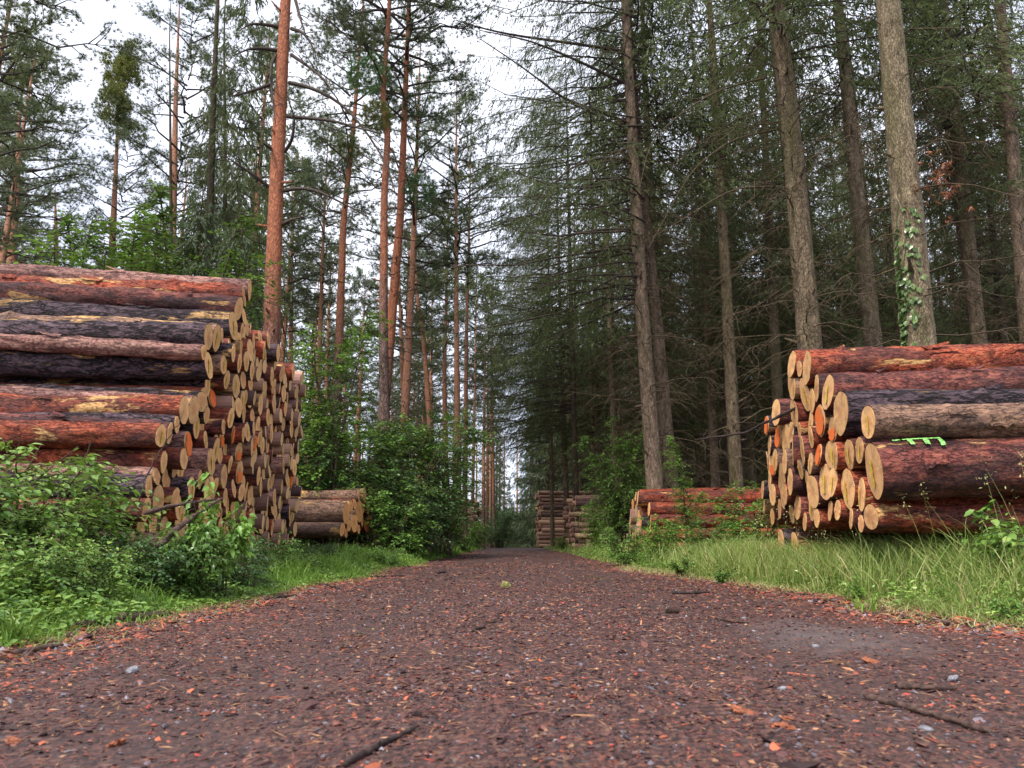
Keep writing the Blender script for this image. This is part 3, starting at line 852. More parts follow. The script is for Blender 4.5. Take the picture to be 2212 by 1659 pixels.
far_piles()

# ------------------------------------------------------------------ tree makers
def trunk_mesh(P, R, k=14, n=60, seed=0, rough=.035, flare=True, stubs=0):
    """P list of (x,y,z) relative to the base, R matching radii"""
    P = np.asarray(P, float); R = np.asarray(R, float)
    s = np.linspace(0, 1, n) ** 1.25
    s0 = np.linalg.norm(np.diff(P, axis=0), axis=1).cumsum(); s0 = np.concatenate([[0], s0 / s0[-1]])
    Q = np.stack([np.interp(s, s0, P[:, c]) for c in range(3)], -1)
    for _ in range(2): Q[1:-1] = (Q[:-2] + 2 * Q[1:-1] + Q[2:]) / 4
    rr = np.interp(s, s0, R)
    if flare: rr = rr * (1 + .35 * np.exp(-(Q[:, 2]) / .35))
    V, F = tubes(Q[None], rr[None], k)
    a = np.tile(np.arange(k) * 2 * PI / k, n); z = np.repeat(Q[:, 2], k)
    c = np.repeat(Q, k, 0)
    f = 1 + rough * 2 * (vn(np.cos(a) * 2.2 + 7, np.sin(a) * 2.2 + 7, z * 1.8, seed) - .5) + rough * (vn(np.cos(a) * 6 + 7, np.sin(a) * 6 + 7, z * 6, seed + 1) - .5)
    V = c + (V - c) * f[:, None]
    bg = Bag(); bg.add(V, [F])
    rg = np.random.default_rng(seed)
    for _ in range(stubs):
        i = rg.integers(int(n * .1), int(n * .8)); az = rg.random() * 6.28
        d = np.array([math.cos(az), math.sin(az), rg.uniform(-.3, .5)])
        l = rg.uniform(.05, .3) + rr[i]
        v, f2 = tubes(np.stack([Q[i], Q[i] + d * l * .6, Q[i] + d * l + [0, 0, .03]])[None], np.array([[.03, .022, .012]]) * (rr[i] / .15 + .4), 5)
        bg.add(v, [f2])
    return bg.mesh('trunk'), Q, rr

def pine_crown(seed, R, H, nl=44, sub=9, tper=8, needles=20, nl_len=.16, width=.0135):
    rg = np.random.default_rng(seed)
    wood = Bag(); C, D, T = [], [], []
    for i in range(nl):
        t = (i + rg.random()) / nl
        z = H * t
        prof = (.35 + .65 * math.sin(PI * min(1, .25 + .75 * t) ** 1.1)) if t < .9 else .35
        L = R * prof * rg.uniform(.6, 1.15)
        az = i * 2.4 + rg.normal() * .5
        dr = np.array([math.cos(az), math.sin(az), 0]); rise = rg.uniform(.05, .5) + .5 * t
        s = np.linspace(0, 1, 6)
        P = np.array([0, 0, z]) + dr * (L * s)[:, None] + np.array([0, 0, 1]) * (L * (rise * s - .35 * s * s + .25 * s ** 3))[:, None] + rg.normal(size=(6, 3)) * .05 * s[:, None] * L
        r0 = .012 + .014 * L
        v, f = tubes(P[None], (r0 * (1 - .85 * s))[None], 5); wood.add(v, [f])
        for q in range(sub):
            u = rg.uniform(.35, 1.0)
            b = np.array([np.interp(u, s, P[:, c]) for c in range(3)])
            a2 = az + rg.normal() * .9
            l2 = L * rg.uniform(.15, .42)
            d2 = unit(np.array([math.cos(a2), math.sin(a2), rg.uniform(-.1, .7)]))
            S = np.linspace(0, 1, 4)
            P2 = b + d2 * (l2 * S)[:, None] + rg.normal(size=(4, 3)) * .06 * S[:, None] * l2
            v, f = tubes(P2[None], (r0 * .35 * (1 - .7 * S))[None], 3); wood.add(v, [f])
            tn = np.clip(rg.normal(.45, .2), 0, 1)
            for w in range(tper):
                uu = rg.uniform(.3, 1.05)
                c = b + d2 * l2 * uu + rg.normal(size=3) * .11
                C.append(c); D.append(unit(d2 + [0, 0, .5] + rg.normal(size=3) * .5)); T.append(tn + rg.normal() * .12)
    C, D, T = np.array(C), np.array(D), np.clip(np.array(T), 0, 1)
    fol = Bag(); v, f, t = tufts(C, D, needles, nl_len, width, 1.0, rg, T); fol.add(v, f, t)
    for v, f, n in zip([np.concatenate(wood.V)], [wood.F], [0]): fol.add(v, f, .5, 1)
    return fol.mesh('crown', False)

def spruce_crown(seed, z0, H, Lmax, whorl=.42, per=5, twigs=24, kites=11, ks=(.17, .032), hang=.8, power=.75, low_gap=.0, bias=None):
    rg = np.random.default_rng(seed)
    wood = Bag(); C, D, N, T, KL = [], [], [], [], []
    z = z0
    while z < H - .3:
        t = (z - z0) / (H - z0)
        for q in range(per):
            if rg.random() < .14 + low_gap * (1 - t): continue
            L = Lmax * max(.08, (1 - t)) ** power * rg.uniform(.65, 1.12)
            az = rg.random() * 2 * PI if bias is None else PI + rg.normal() * bias
            dr = np.array([math.cos(az), math.sin(az), 0])
            s = np.linspace(0, 1, 6)
            up = .25 * t + .05
            zz = L * (up * s - .42 * s ** 1.6 + .22 * s ** 3)
            P = np.array([0, 0, z + rg.normal() * .12]) + dr * (L * s)[:, None]
            P[:, 2] += zz; P[1:] += rg.normal(size=(5, 3)) * .03 * L
            v, f = tubes(P[None], ((.010 + .006 * L) * (1 - .85 * s))[None], 4); wood.add(v, [f])
            nt = max(4, int(twigs * L / Lmax + 2))
            u = rg.uniform(.12, 1.0, nt)
            B = np.stack([np.interp(u, s, P[:, c]) for c in range(3)], -1)
            sd = np.where(rg.random(nt) < .5, -1, 1)
            lat = np.array([-dr[1], dr[0], 0])
            tl = L * .30 * (1.15 - u) * rg.uniform(.6, 1.3, nt) + .16
            td = unit(lat[None] * sd[:, None] + dr * .6 + np.stack([np.zeros(nt), np.zeros(nt), -hang * rg.uniform(.3, 1.3, nt)], -1))
            tn = np.clip(.4 + .25 * (u - .5) + rg.normal(size=nt) * .16, 0, 1)
            for kk in range(kites):
                e = (kk + rg.random(nt)) / kites
                c = B + td * (tl * e)[:, None]
                c[:, 2] -= .25 * hang * tl * e ** 2
                d = unit(td + np.array([0, 0, -.5 * hang]) + rg.normal(size=(nt, 3)) * .33)
                C.append(c); D.append(d); N.append(rg.normal(size=(nt, 3))); T.append(np.clip(tn + rg.normal(size=nt) * .1, 0, 1))
                KL.append(ks[0] * rg.uniform(.6, 1.25, nt))
        z += whorl * rg.uniform(.8, 1.2)
    C, D, N, T, KL = [np.concatenate(a) for a in (C, D, N, T, KL)]
    fol = Bag(); v, f, t = leaves(C, D, N, KL, KL * (ks[1] / ks[0]), rg, 0, T); fol.add(v, f, t)
    fol.add(np.concatenate(wood.V), wood.F, .5, 1)
    return fol.mesh('crown', False)

def dead_branches(seed, z0, z1, n, Lr=(1.0, 2.8), tw=10, r0=.016, droop=.5):
    rg = np.random.default_rng(seed)
    s = np.linspace(0, 1, 6)
    z = rg.uniform(z0, z1, n); az = rg.random(n) * 2 * PI; L = rg.uniform(*Lr, n)
    dr = np.stack([np.cos(az), np.sin(az), np.zeros(n)], -1)
    P = dr[:, None] * (L[:, None] * s)[..., None]
    P[..., 2] += z[:, None] + L[:, None] * (rg.uniform(.0, .35, n)[:, None] * s - droop * rg.uniform(.4, 1.2, n)[:, None] * s ** 2)
    P[:, 1:] += rg.normal(size=(n, 5, 3)) * .03 * L[:, None, None]
    bg = Bag(); v, f = tubes(P, r0 * (1 - .8 * s)[None] * np.ones((n, 1)), 4); bg.add(v, [f])
    m = n * tw
    bi = np.repeat(np.arange(n), tw); u = rg.uniform(.2, .98, m)
    ii = np.minimum((u * 5).astype(int), 4); fr = (u * 5 - ii)[:, None]
    B = P[bi, ii] * (1 - fr) + P[bi, ii + 1] * fr
    sd = np.where(rg.random(m) < .5, -1, 1)[:, None]
    lat = np.stack([-dr[bi, 1], dr[bi, 0], np.zeros(m)], -1)
    d = unit(lat * sd + dr[bi] * rg.uniform(.2, 1.0, (m, 1)) + np.array([0, 0, 1.0]) * rg.uniform(-1.1, .15, (m, 1)))
    l = L[bi] * rg.uniform(.12, .38, m)
    S = np.linspace(0, 1, 4)
    Q = B[:, None] + d[:, None] * (l[:, None] * S)[..., None]
    Q[..., 2] -= .3 * l[:, None] * S ** 2
    Q[:, 1:] += rg.normal(size=(m, 3, 3)) * .05 * l[:, None, None]
    v, f = tubes(Q, r0 * .36 * (1 - .6 * S)[None] * np.ones((m, 1)), 3); bg.add(v, [f])
    return bg.mesh('dead_branches')

# shared crowns
PC = [pine_crown(31, 3.3, 10), pine_crown(32, 2.8, 11.5, 50), pine_crown(33, 3.1, 9, 40), pine_crown(34, 2.6, 12, 52)]
SCR = [spruce_crown(41, 7.5, 27, 3.5, .5, 6), spruce_crown(42, 9, 28, 3.1, .5, 6), spruce_crown(43, 6, 25, 3.2, .5, 6)]
SWIDE = spruce_crown(48, 6.8, 28, 5.6, .52, 4, 58, 13, (.13, .022), .9, .5, 0, .62)
SHIGH = [spruce_crown(49, 12.5, 29, 3.3, .5, 6), spruce_crown(50, 11, 28, 3.2, .5, 6)]
SFULL = [spruce_crown(44, .7, 24, 3.9, .45, 6, 26, 10, (.24, .048), 1.0, .7), spruce_crown(45, 1.2, 21, 3.4, .45, 6, 25, 10, (.22, .045), 1.0, .75)]
SYOUNG = spruce_crown(46, .5, 7.5, 2.2, .26, 6, 26, 12, (.13, .024), 1.1, .8)
SDRAPE = spruce_crown(47, 6.5, 22, 2.6, .55, 5, 20, 12, (.19, .036), 1.9, .6, .25)
DEADB = [dead_branches(51, 1.6, 14, 92, (1.0, 2.8), 13), dead_branches(52, 2.2, 15, 96, (.8, 2.6), 13), dead_branches(53, 1.2, 13, 84, (.8, 2.4), 13)]
DEADP = [dead_branches(54, 5, 13, 16, (.6, 2.4), 4, .022, .25), dead_branches(55, 6, 14, 20, (.6, 2.2), 5, .02, .3)]
for me, m in ((PC, PINE_NEEDLE), (SCR + [SWIDE] + SHIGH, SPRUCE_NEEDLE), (SFULL, SPRUCE_SOFT), ([SYOUNG], SPRUCE_SOFT), ([SDRAPE], SPRUCE_NEEDLE)):
    for a in me: a.materials.append(m); a.materials.append(LIMB_DARK)
for me in DEADB: me.materials.append(TWIG_BROWN)
for me in DEADP: me.materials.append(LIMB_DARK)

def px_trunk(pts, Y, w, H, taper=.12):
    """trunk through traced pixels at distance Y; w = width in photo pixels at the first point"""
    W = [at_y(px, py, Y) for px, py in pts]
    lean = (W[1][0] - W[0][0]) / max(W[1][2] - W[0][2], .1)
    lean = max(-.14, min(.14, lean))
    zb = float(gz(W[0][0], Y)) - .05
    bx = W[0][0] - lean * (W[0][2] - zb)
    P = [(bx, Y, zb)] + [(p[0], Y, p[2]) for p in W]
    l2 = (W[-1][0] - W[-2][0]) / max(W[-1][2] - W[-2][2], .1)
    l2 = max(-.12, min(.12, l2))
    if H > P[-1][2] + .5: P.append((P[-1][0] + l2 * .5 * (H - P[-1][2]), Y, H))
    P = np.array(P)
    d = math.hypot(Y, 0) * CT + (W[0][2] - CAMZ) * ST
    r = w * K / 720 * d / 2
    z = P[:, 2] - zb
    R = r * np.clip((H - P[:, 2] + 1.0) / (H - W[0][2] + 1.0), .06, 1.25) ** .8
    base = P[0].copy()
    return base, P - base, R

def tree(name, label, group, pts, Y, w, H, bark, crown=None, crown_z=None, crown_scale=1.0, dead=None, k=14, n=60, seed=0, stubs=8, cat='tree', crown_mat=None, needle_mesh=None, rz=None):
    base, P, R = px_trunk(pts, Y, w, H)
    root = empty(name, base)
    tag(root, label, cat, group)
    me, Q, rr = trunk_mesh(P, R, k, n, seed, stubs=stubs)
    ob('trunk', me, bark, root)
    rz = random.random() * 6 if rz is None else rz
    if crown is not None:
        cz = crown_z if crown_z is not None else 0
        off = [np.interp(cz, Q[:, 2], Q[:, c]) for c in range(2)] if crown_z is not None else [np.interp(10, Q[:, 2], Q[:, c]) for c in range(2)]
        ob('crown', crown, None, root, (off[0], off[1], cz), (0, 0, rz), crown_scale)
    if dead is not None:
        l = np.interp(6, Q[:, 2], Q[:, 0]), np.interp(6, Q[:, 2], Q[:, 1])
        lx = l[0] / 6.0
        ob('dead_branches', dead, None, root, (l[0] - lx * 6, 0, 0), (0, lx, random.random() * 6 if abs(lx) < .02 else 0))['kind'] = 'stuff'
    return root, Q, rr

def px_branch(root, pts, Y0, Y1, r0, mat, name='branch'):
    n = len(pts)
    W = np.array([at_y(px, py, Y0 + (Y1 - Y0) * i / (n - 1)) for i, (px, py) in enumerate(pts)])
    s0 = np.linspace(0, 1, n); s = np.linspace(0, 1, 14)
    Q = np.stack([np.interp(s, s0, W[:, c]) for c in range(3)], -1)
    for _ in range(2): Q[1:-1] = (Q[:-2] + 2 * Q[1:-1] + Q[2:]) / 4
    rg = np.random.default_rng(int(pts[0][0] * 7 + pts[0][1]))
    bg = Bag(); R = r0 * (1 - .75 * s)
    v, f = tubes(Q[None] - np.array(root.location), R[None], 6); bg.add(v, [f])
    L = np.linalg.norm(Q[-1] - Q[0])
    for q in range(9):
        i = rg.integers(4, 13); d = unit(unit(Q[i] - Q[i - 1]) + rg.normal(size=3) * .7)
        S = np.linspace(0, 1, 4); l = L * rg.uniform(.08, .28)
        T = Q[i] + d * (l * S)[:, None] + rg.normal(size=(4, 3)) * .05 * l * S[:, None] - np.array(root.location)
        v, f = tubes(T[None], (R[i] * .5 * (1 - .7 * S))[None], 4); bg.add(v, [f])
    return ob(name, bg.mesh('branch'), mat, root)

def z3(*p): return [((600 + x * .4219) * .8641, y * .4219 * .8641) for x, y in p]
def z4(*p): return [((1200 + x * .4219) * .8641, y * .4219 * .8641) for x, y in p]

PG = 'pines left of the road'
# the big red pine
t, Q, rr = tree('pine_tree', 'thick red-orange pine trunk rising just behind the tallest log pile', PG, [(588, 680), (597, 400), (617, 0)], 17, 36, 27, PINE_BARK_R, PC[0], 17.5, 1.1, None, 28, 110, 1, 22)
for p in ([(305, 325), (400, 390), (500, 470), (545, 540)], [(290, 490), (400, 510), (520, 560), (640, 640), (740, 770), (830, 900), (890, 1020), (925, 1160)],
          [(280, 690), (400, 700), (560, 715), (700, 760), (840, 790)], [(262, 1130), (330, 1115), (440, 1120), (560, 1180), (660, 1230), (760, 1285)],
          [(250, 1330), (310, 1300), (400, 1280)], [(305, 170), (370, 190), (420, 250), (455, 350)], [(320, -30), (360, 120), (385, 190)],
          [(228, 160), (150, 145), (60, 140), (0, 180)], [(218, 300), (130, 285), (50, 290), (-40, 330)], [(220, 320), (180, 380), (185, 480), (190, 570), (210, 730)],
          [(180, 500), (100, 530), (0, 560), (-60, 570)], [(172, 1110), (100, 1050), (10, 990), (-80, 930)], [(265, 900), (310, 830), (325, 700), (290, 600)], [(190, 885), (140, 850)]):
    px_branch(t, z3(*p), 17, 16.2, .055, LIMB_DARK)
tree('pine_tree', 'crooked pine whose upper trunk kinks beside a mistletoe ball', PG, [(832, 1000), (828, 700), (830, 420), (838, 290), (826, 210), (838, 60)], 22, 24, 26, PINE_BARK, PC[1], 15.5, 1.0, DEADP[0], 20, 110, 2, 14)
tree('pine_tree', 'leaning reddish pine close behind the crooked one', PG, [(845, 700), (866, 450), (880, 90)], 24, 21, 26, PINE_BARK_R, PC[2], 15.5, 1.05, DEADP[1], 18, 90, 3, 14)
tree('pine_tree', 'orange pine with a green-clad upper trunk right of the big red pine', PG, [(731, 780), (742, 480), (764, 270)], 27, 19, 25, PINE_BARK, PC[3], 13, .95, DEADP[0], 16, 70, 4)
tree('pine_tree', 'tall straight orange pine standing at the bush edge near the road', PG, [(990, 1130), (986, 700), (985, 430)], 33, 16, 25, PINE_BARK_FAR, PC[0], 12.5, .95, DEADP[1], 16, 70, 5)
tree('pine_tree', 'thin orange pine hugging the straight one by the road', PG, [(1004, 1100), (1008, 700), (1012, 560)], 36, 12, 24, PINE_BARK_FAR, PC[2], 13, .9, DEADP[0], 12, 50, 6)
tree('pine_tree', 'slim orange pine left of the straight roadside pair', PG, [(962, 980), (960, 800), (966, 560)], 43, 12, 24, PINE_BARK_FAR, PC[1], 11.5, .9, DEADP[1], 12, 50, 7)
tree('pine_tree', 'forked orange pine leaning left above the leafy bush', PG, [(924, 850), (914, 720), (900, 640)], 40, 12, 22, PINE_BARK_FAR, PC[3], 10.5, .8, DEADP[0], 12, 50, 8)
tree('pine_tree', 'leaning orange pine with a rounded crown at the far left', PG, [(25, 560), (38, 400), (40, 280)], 30, 17, 21.5, PINE_BARK_FAR, PC[0], 12.8, .95, DEADP[1], 16, 60, 9)
t9, Q9, _ = tree('pine_tree', 'slim pine wrapped in a yellow-green column of foliage', PG, [(244, 500), (252, 330), (258, 110)], 33, 13, 22.5, PINE_BARK_FAR, PC[3], 11.5, .8, DEADP[0], 12, 60, 10)
tree('pine_tree', 'tall orange-barked pine between the yellow-green one and the drooping spruce', PG, [(376, 380), (380, 200), (388, 0)], 30, 14, 26, PINE_BARK_FAR, PC[1], 14.5, 1.0, DEADP[1], 14, 60, 11)
tree('pine_tree', 'thin shaded pine right of the leaning far-left one', PG, [(121, 520), (119, 400), (117, 300)], 40, 9, 19, PINE_BARK, PC[2], 10, .85, DEADP[0], 10, 40, 12)
tree('pine_tree', 'slim orange pine in the gap right of the big red trunk', PG, [(690, 760), (694, 640), (698, 520)], 36, 11, 23, PINE_BARK_FAR, PC[3], 12, .9, DEADP[1], 12, 50, 13)
tree('pine_tree', 'very thin pine just right of the big red trunk', PG, [(629, 690), (630, 560), (631, 400)], 42, 9, 24, PINE_BARK_FAR, PC[1], 13, .9, DEADP[0], 10, 40, 14)
tree('pine_tree', 'thin orange pine seen over the bush right of the crooked one', PG, [(870, 830), (866, 720), (862, 600)], 44, 10, 23, PINE_BARK_FAR, PC[2], 12, .9, DEADP[0], 10, 40, 15)
for i, (x0, x1, y0, y1, Y, w, lab) in enumerate(((1021, 1025, 1080, 880, 55, 8, 'thin far pine beside the road, left of the dense far row'), (1044, 1046, 1090, 900, 60, 8, 'far pine with pinkish trunk in the roadside row'),
                                       (1052, 1053, 1060, 920, 68, 6, 'slender far pine in the middle of the roadside row'), (1066, 1064, 1060, 880, 62, 7, 'far pine at the right end of the roadside row'),
                                       (1059, 1060, 1070, 900, 74, 5, 'thinnest far pine of the roadside row'))):
    tree('pine_tree', lab, PG, [(x0, y0), ((x0 + x1) / 2, (y0 + y1) / 2), (x1, y1)], Y, w, 23, PINE_BARK_FAR, PC[i % 4], 12, .9, DEADP[i % 2], 10, 40, 20 + i, 4)
# mistletoe balls and the yellow-green column
def ball(name, label, px, py, Y, r, mat, n=260, flat=1.0):
    c = at_y(px, py, Y); rg = np.random.default_rng(int(px))
    d = unit(rg.normal(size=(n, 3))); rad = r * rg.uniform(.35, 1, (n, 1)) ** .6
    P = d * rad * [1, 1, flat]
    v, f, t = tufts(P, d, 12, .15, .03 if n > 500 else .02, 1.2, rg)
    bg = Bag(); bg.add(v, f, t)
    return tag(ob(name, bg.mesh(name, False), mat, None, c), label, 'mistletoe' if name == 'mistletoe' else 'climbing plant')
ball('mistletoe', 'dark green mistletoe ball at the kink of the crooked pine', 796, 160, 21.8, .75, LEAF_COOL, 380)
ball('mistletoe', 'smaller mistletoe ball below the kink of the crooked pine', 812, 252, 21.8, .55, PINE_LIME, 240)
ball('mistletoe', 'mistletoe ball hanging right of the leaning reddish pine', 907, 412, 24, .6, LEAF_COOL, 240)
ball('mistletoe', 'greenish tuft around the orange pine trunk right of the big red pine', 752, 322, 26.8, .6, PINE_LIME, 200)
def column(label, px, y0, y1, Y, w, nb, seed):
    rg = np.random.default_rng(seed); bg = Bag()
    c = at_y(px, (y0 + y1) / 2, Y); zt, zb = at_y(px, y0, Y)[2] - c[2], at_y(px, y1, Y)[2] - c[2]
    for q in range(nb):
        o_ = np.array([rg.normal() * w * .5, rg.normal() * w * .5, rg.uniform(zb, zt)])
        n = rg.integers(40, 110); r = rg.uniform(.3, .75) * w
        d = unit(rg.normal(size=(n, 3)))
        P = o_ + d * r * rg.uniform(.2, 1.1, (n, 1)) * [1, 1, 1.2]
        v, f, t = tufts(P, unit(d + [0, 0, .5]), 14, .16, .022, 1.1, rg, np.clip(rg.normal(.5 + .2 * rg.normal(), .15, n), 0, 1)); bg.add(v, f, t)
    tag(ob('mistletoe', bg.mesh('mistletoe', False), PINE_LIME, None, c), label, 'climbing plant')
column('long yellow-green foliage column on the slim left pine', 257, 95, 268, 32.8, .70, 46, 5)
column('light green foliage mass on the far-left leaning pine top', 34, 75, 190, 29.8, 1.0, 18, 6)

LG = 'spruces left of the road'
tree('spruce_tree', 'grey-trunked spruce with drooping dark sprays behind the tallest pile', LG, [(450, 590), (458, 300), (470, 0)], 23, 18, 26, SPRUCE_DARK, SDRAPE, 0, 1.0, None, 14, 60, 30)
tree('spruce_tree', 'drooping spruce right of the grey-trunked one, left of the red pine', LG, [(487, 540), (486, 300), (484, 60)], 27, 10, 26, SPRUCE_DARK, SDRAPE, 0, .98, None, 12, 50, 31)
tree('spruce_tree', 'drooping spruce draped over the orange pine at upper left', LG, [(370, 560), (368, 300), (366, 60)], 26, 8, 23, SPRUCE_DARK, SDRAPE, 0, .9, None, 12, 50, 32)
for px, py, Y, h, lab in ((440, 400, 19, 1.0, 'young dark spruce rising over the tallest pile'), (525, 470, 18, .85, 'young spruce tight against the big red pine'), (345, 455, 20, .9, 'young spruce left of the dark one over the pile')):
    top_ = at_y(px, py, Y); hh = top_[2] - float(gz(top_[0], Y)); s = hh / 7.5
    root = empty('spruce_tree', (top_[0], Y, float(gz(top_[0], Y)) - .05), px, s)
    tag(root, lab, 'tree', LG)
    me, _, _ = trunk_mesh([(0, 0, 0), (0, 0, 7.4)], [.07, .01], 8, 16, px)
    ob('trunk', me, SPRUCE_DARK, root); ob('crown', SYOUNG, None, root)

RG = 'spruces right of the road'
t1, Q1, rr1 = tree('spruce_tree', 'thickest pale trunk with ivy behind the pile in tall grass', RG, [(1985, 740), (1950, 350), (1918, 0)], 11.5, 68, 29, SPRUCE_PALE, SHIGH[0], 0, 1.0, DEADB[0], 36, 130, 40, 26)
tree('spruce_tree', 'brownish trunk rising at the left end of the pile in tall grass', RG, [(1750, 755), (1715, 350), (1677, 0)], 14, 51, 28, SPRUCE_BARK, SHIGH[1], 0, 1.0, DEADB[1], 28, 110, 41, 24)
tree('spruce_tree', 'trunk between the brownish one and the ivy-clad one', RG, [(1888, 750), (1855, 450), (1825, 150)], 18, 36, 28, SPRUCE_BARK, SHIGH[0], 0, 1.0, DEADB[2], 20, 80, 42, 16)
tree('spruce_tree', 'mossy trunk right of the ivy-clad one', RG, [(2115, 735), (2080, 400), (2038, 0)], 20, 30, 27, SPRUCE_BARK, SHIGH[1], 0, .95, DEADB[1], 18, 70, 43, 16)
tree('spruce_tree', 'thin blackish trunk second from the right', RG, [(2168, 735), (2135, 400), (2100, 130)], 24, 17, 26, SPRUCE_DARK, SCR[1], 0, .95, DEADB[0], 14, 60, 44, 14)
tree('spruce_tree', 'trunk at the right edge of the view', RG, [(2217, 670), (2185, 300), (2160, 0)], 18, 33, 27, SPRUCE_RED, SHIGH[0], 0, 1.0, DEADB[2], 18, 70, 45, 14)
t7, Q7, _ = tree('spruce_tree', 'front one of the twin trunks over the second right pile', RG, [(1413, 1030), (1385, 640), (1355, 100)], 18.5, 36, 29, SPRUCE_RED, SWIDE, 0, 1.0, DEADB[1], 28, 110, 46, 20, rz=0.0)
for p in ([(840, 300), (500, 250), (200, 210), (0, 165), (-140, 120)], [(850, 490), (560, 350), (300, 240), (0, 180)], [(870, 725), (650, 640), (480, 580), (300, 430), (0, 230)], [(880, 950), (700, 930), (500, 1010), (300, 1250)], [(900, 1360), (700, 1360), (500, 1400), (250, 1560)]):
    px_branch(t7, z4(*p), 18.5, 16.5, .05, LIMB_DARK)
for p in ([(1700, 460), (1400, 530), (1150, 700), (1000, 850), (950, 1100)], [(1780, 1105), (1500, 1110), (1200, 1300), (1000, 1420)], [(1750, 770), (1500, 820), (1250, 1000), (1000, 1470)]):
    px_branch(t7, z4(*p), 14.2, 13.5, .022, TWIG_BROWN)
tree('spruce_tree', 'rear one of the twin trunks over the second right pile', RG, [(1450, 1030), (1420, 700), (1378, 300)], 20.5, 28, 28, SPRUCE_RED, SHIGH[1], 0, 1.0, DEADB[2], 24, 90, 47, 18)
tree('spruce_tree', 'straight trunk midway between twin trunks and the pile in tall grass', RG, [(1590, 1030), (1562, 500), (1532, 0)], 21, 29, 28, SPRUCE_BARK, SHIGH[0], 0, 1.0, DEADB[0], 20, 90, 48, 18)
tree('spruce_tree', 'thin trunk just right of the twin trunks', RG, [(1545, 1030), (1525, 650), (1505, 250)], 29, 20, 27, SPRUCE_RED, SCR[0], 0, .95, DEADB[1], 14, 60, 49, 12)
tree('spruce_tree', 'trunk just left of the pile in tall grass, further back', RG, [(1680, 870), (1660, 450), (1640, 60)], 25, 24, 27, SPRUCE_BARK, SCR[1], 0, .95, DEADB[2], 16, 70, 50, 14)
for i, (x0, y0, x1, y1, Y, w, lab) in enumerate(((1242, 1000, 1232, 600, 34, 14, 'dark trunk above the far right stack'), (1192, 1060, 1188, 800, 44, 9, 'mossy thin trunk left above the far right stack'), (1292, 1000, 1284, 620, 36, 14, 'trunk behind the right roadside bush'),
                                             (1222, 1040, 1212, 760, 38, 12, 'shaded trunk between the two trunks above the far stack'), (1325, 900, 1312, 560, 32, 14, 'trunk over the right roadside bush top'))):
    tree('spruce_tree', lab, RG, [(x0, y0), ((x0 + x1) / 2, (y0 + y1) / 2), (x1, y1)], Y, w, 26, SPRUCE_BARK if i != 0 else SPRUCE_DARK, SWIDE if i in (0, 1, 3) else SCR[i % 3], 0, .95, DEADB[i % 3], 12, 50, 60 + i, 8, rz=0.0)
# full dark spruces hanging into the road
for i, (px, Y, s, lab) in enumerate(((1145, 60, 1.0, 'full dark spruce hanging over the road end on the right'), (1152, 66, .9, 'full spruce with low sprays left of the far right stack'), (1136, 74, .95, 'farthest full spruce closing the road on the right'),
                                     (1200, 64, 1.05, 'broad spruce filling the wood edge behind the far right stack'), (1122, 90, .75, 'misty spruce at the very end of the road'), (1240, 57, .95, 'broad spruce behind the dark trunk above the far stack'),
                                     (1078, 96, .62, 'spruce standing left where the road disappears'), (1100, 112, .55, 'dim spruce in the middle of the road end'), (1062, 84, .8, 'dark spruce behind the far pine row'))):
    p = at_y(px, 1170, Y)
    x = p[0] + (1.4 if px > 1110 else 0)
    root = empty('spruce_tree', (x, Y, float(gz(x, Y)) - .05), i * 1.3, s)
    tag(root, lab, 'tree', RG)
    me, _, _ = trunk_mesh([(0, 0, 0), (0, 0, 23)], [.2, .02], 8, 16, i)
    ob('trunk', me, SPRUCE_DARK, root); ob('crown', SFULL[i % 2], None, root)

# ivy on the pale trunk
def ivy():
    rg = np.random.default_rng(8)
    C, D, N = [], [], []
    spots = [(1945, 480, 640, 12), (1960, 560, 745, 26), (1975, 440, 720, 20), (1940, 600, 750, 26)]
    B = np.array(t1.location)
    for cx, y0, y1, w in spots:
        for _ in range(85 if w > 20 else 55):
            py = rg.uniform(y0, y1); px = cx + rg.normal() * w * .4
            p = at_y(px, py, 11.2)
            z = p[2] - B[2]
            ax = np.array([np.interp(z, Q1[:, 2], Q1[:, 0]), np.interp(z, Q1[:, 2], Q1[:, 1])]) + B[:2]
            r = np.interp(z, Q1[:, 2], rr1) * 1.03 + .015
            dx = np.clip((p[0] - ax[0]) / r, -.97, .97)
            n = np.array([dx, -math.sqrt(1 - dx * dx), 0])
            C.append([ax[0] + n[0] * r, ax[1] + n[1] * r, p[2]]); N.append(n + rg.normal(size=3) * .35); D.append(np.array([rg.normal() * .6, 0, -1]) + n * .3)
    v, f, t = leaves(np.array(C), np.array(D), np.array(N), rg.uniform(.07, .13, len(C)), rg.uniform(.06, .11, len(C)), rg, 1)
    bg = Bag(); bg.add(v, f, t)
    for cx, y0, y1 in ((1958, 430, 800), (1946, 470, 800), (1972, 440, 800)):     # the climbing stems
        P = []
        for py in np.linspace(y1, y0, 12):
            p = at_y(cx + rg.normal() * 3 - (y1 - py) * .03, py, 11.2); z = p[2] - B[2]
            ax = np.array([np.interp(z, Q1[:, 2], Q1[:, 0]), np.interp(z, Q1[:, 2], Q1[:, 1])]) + B[:2]
            r = np.interp(z, Q1[:, 2], rr1) * 1.02 + .008
            dx = np.clip((p[0] - ax[0]) / r, -.95, .95)
            P.append([ax[0] + dx * r, ax[1] - math.sqrt(1 - dx * dx) * r, p[2]])
        v, f = tubes(np.array(P)[None], np.linspace(.012, .004, 12)[None], 5); bg.add(v, [f], .1)
    tag(ob('ivy_plant', bg.mesh('ivy_plant', False), IVY_M), 'green ivy climbing the thickest pale trunk', 'climbing plant')
ivy()
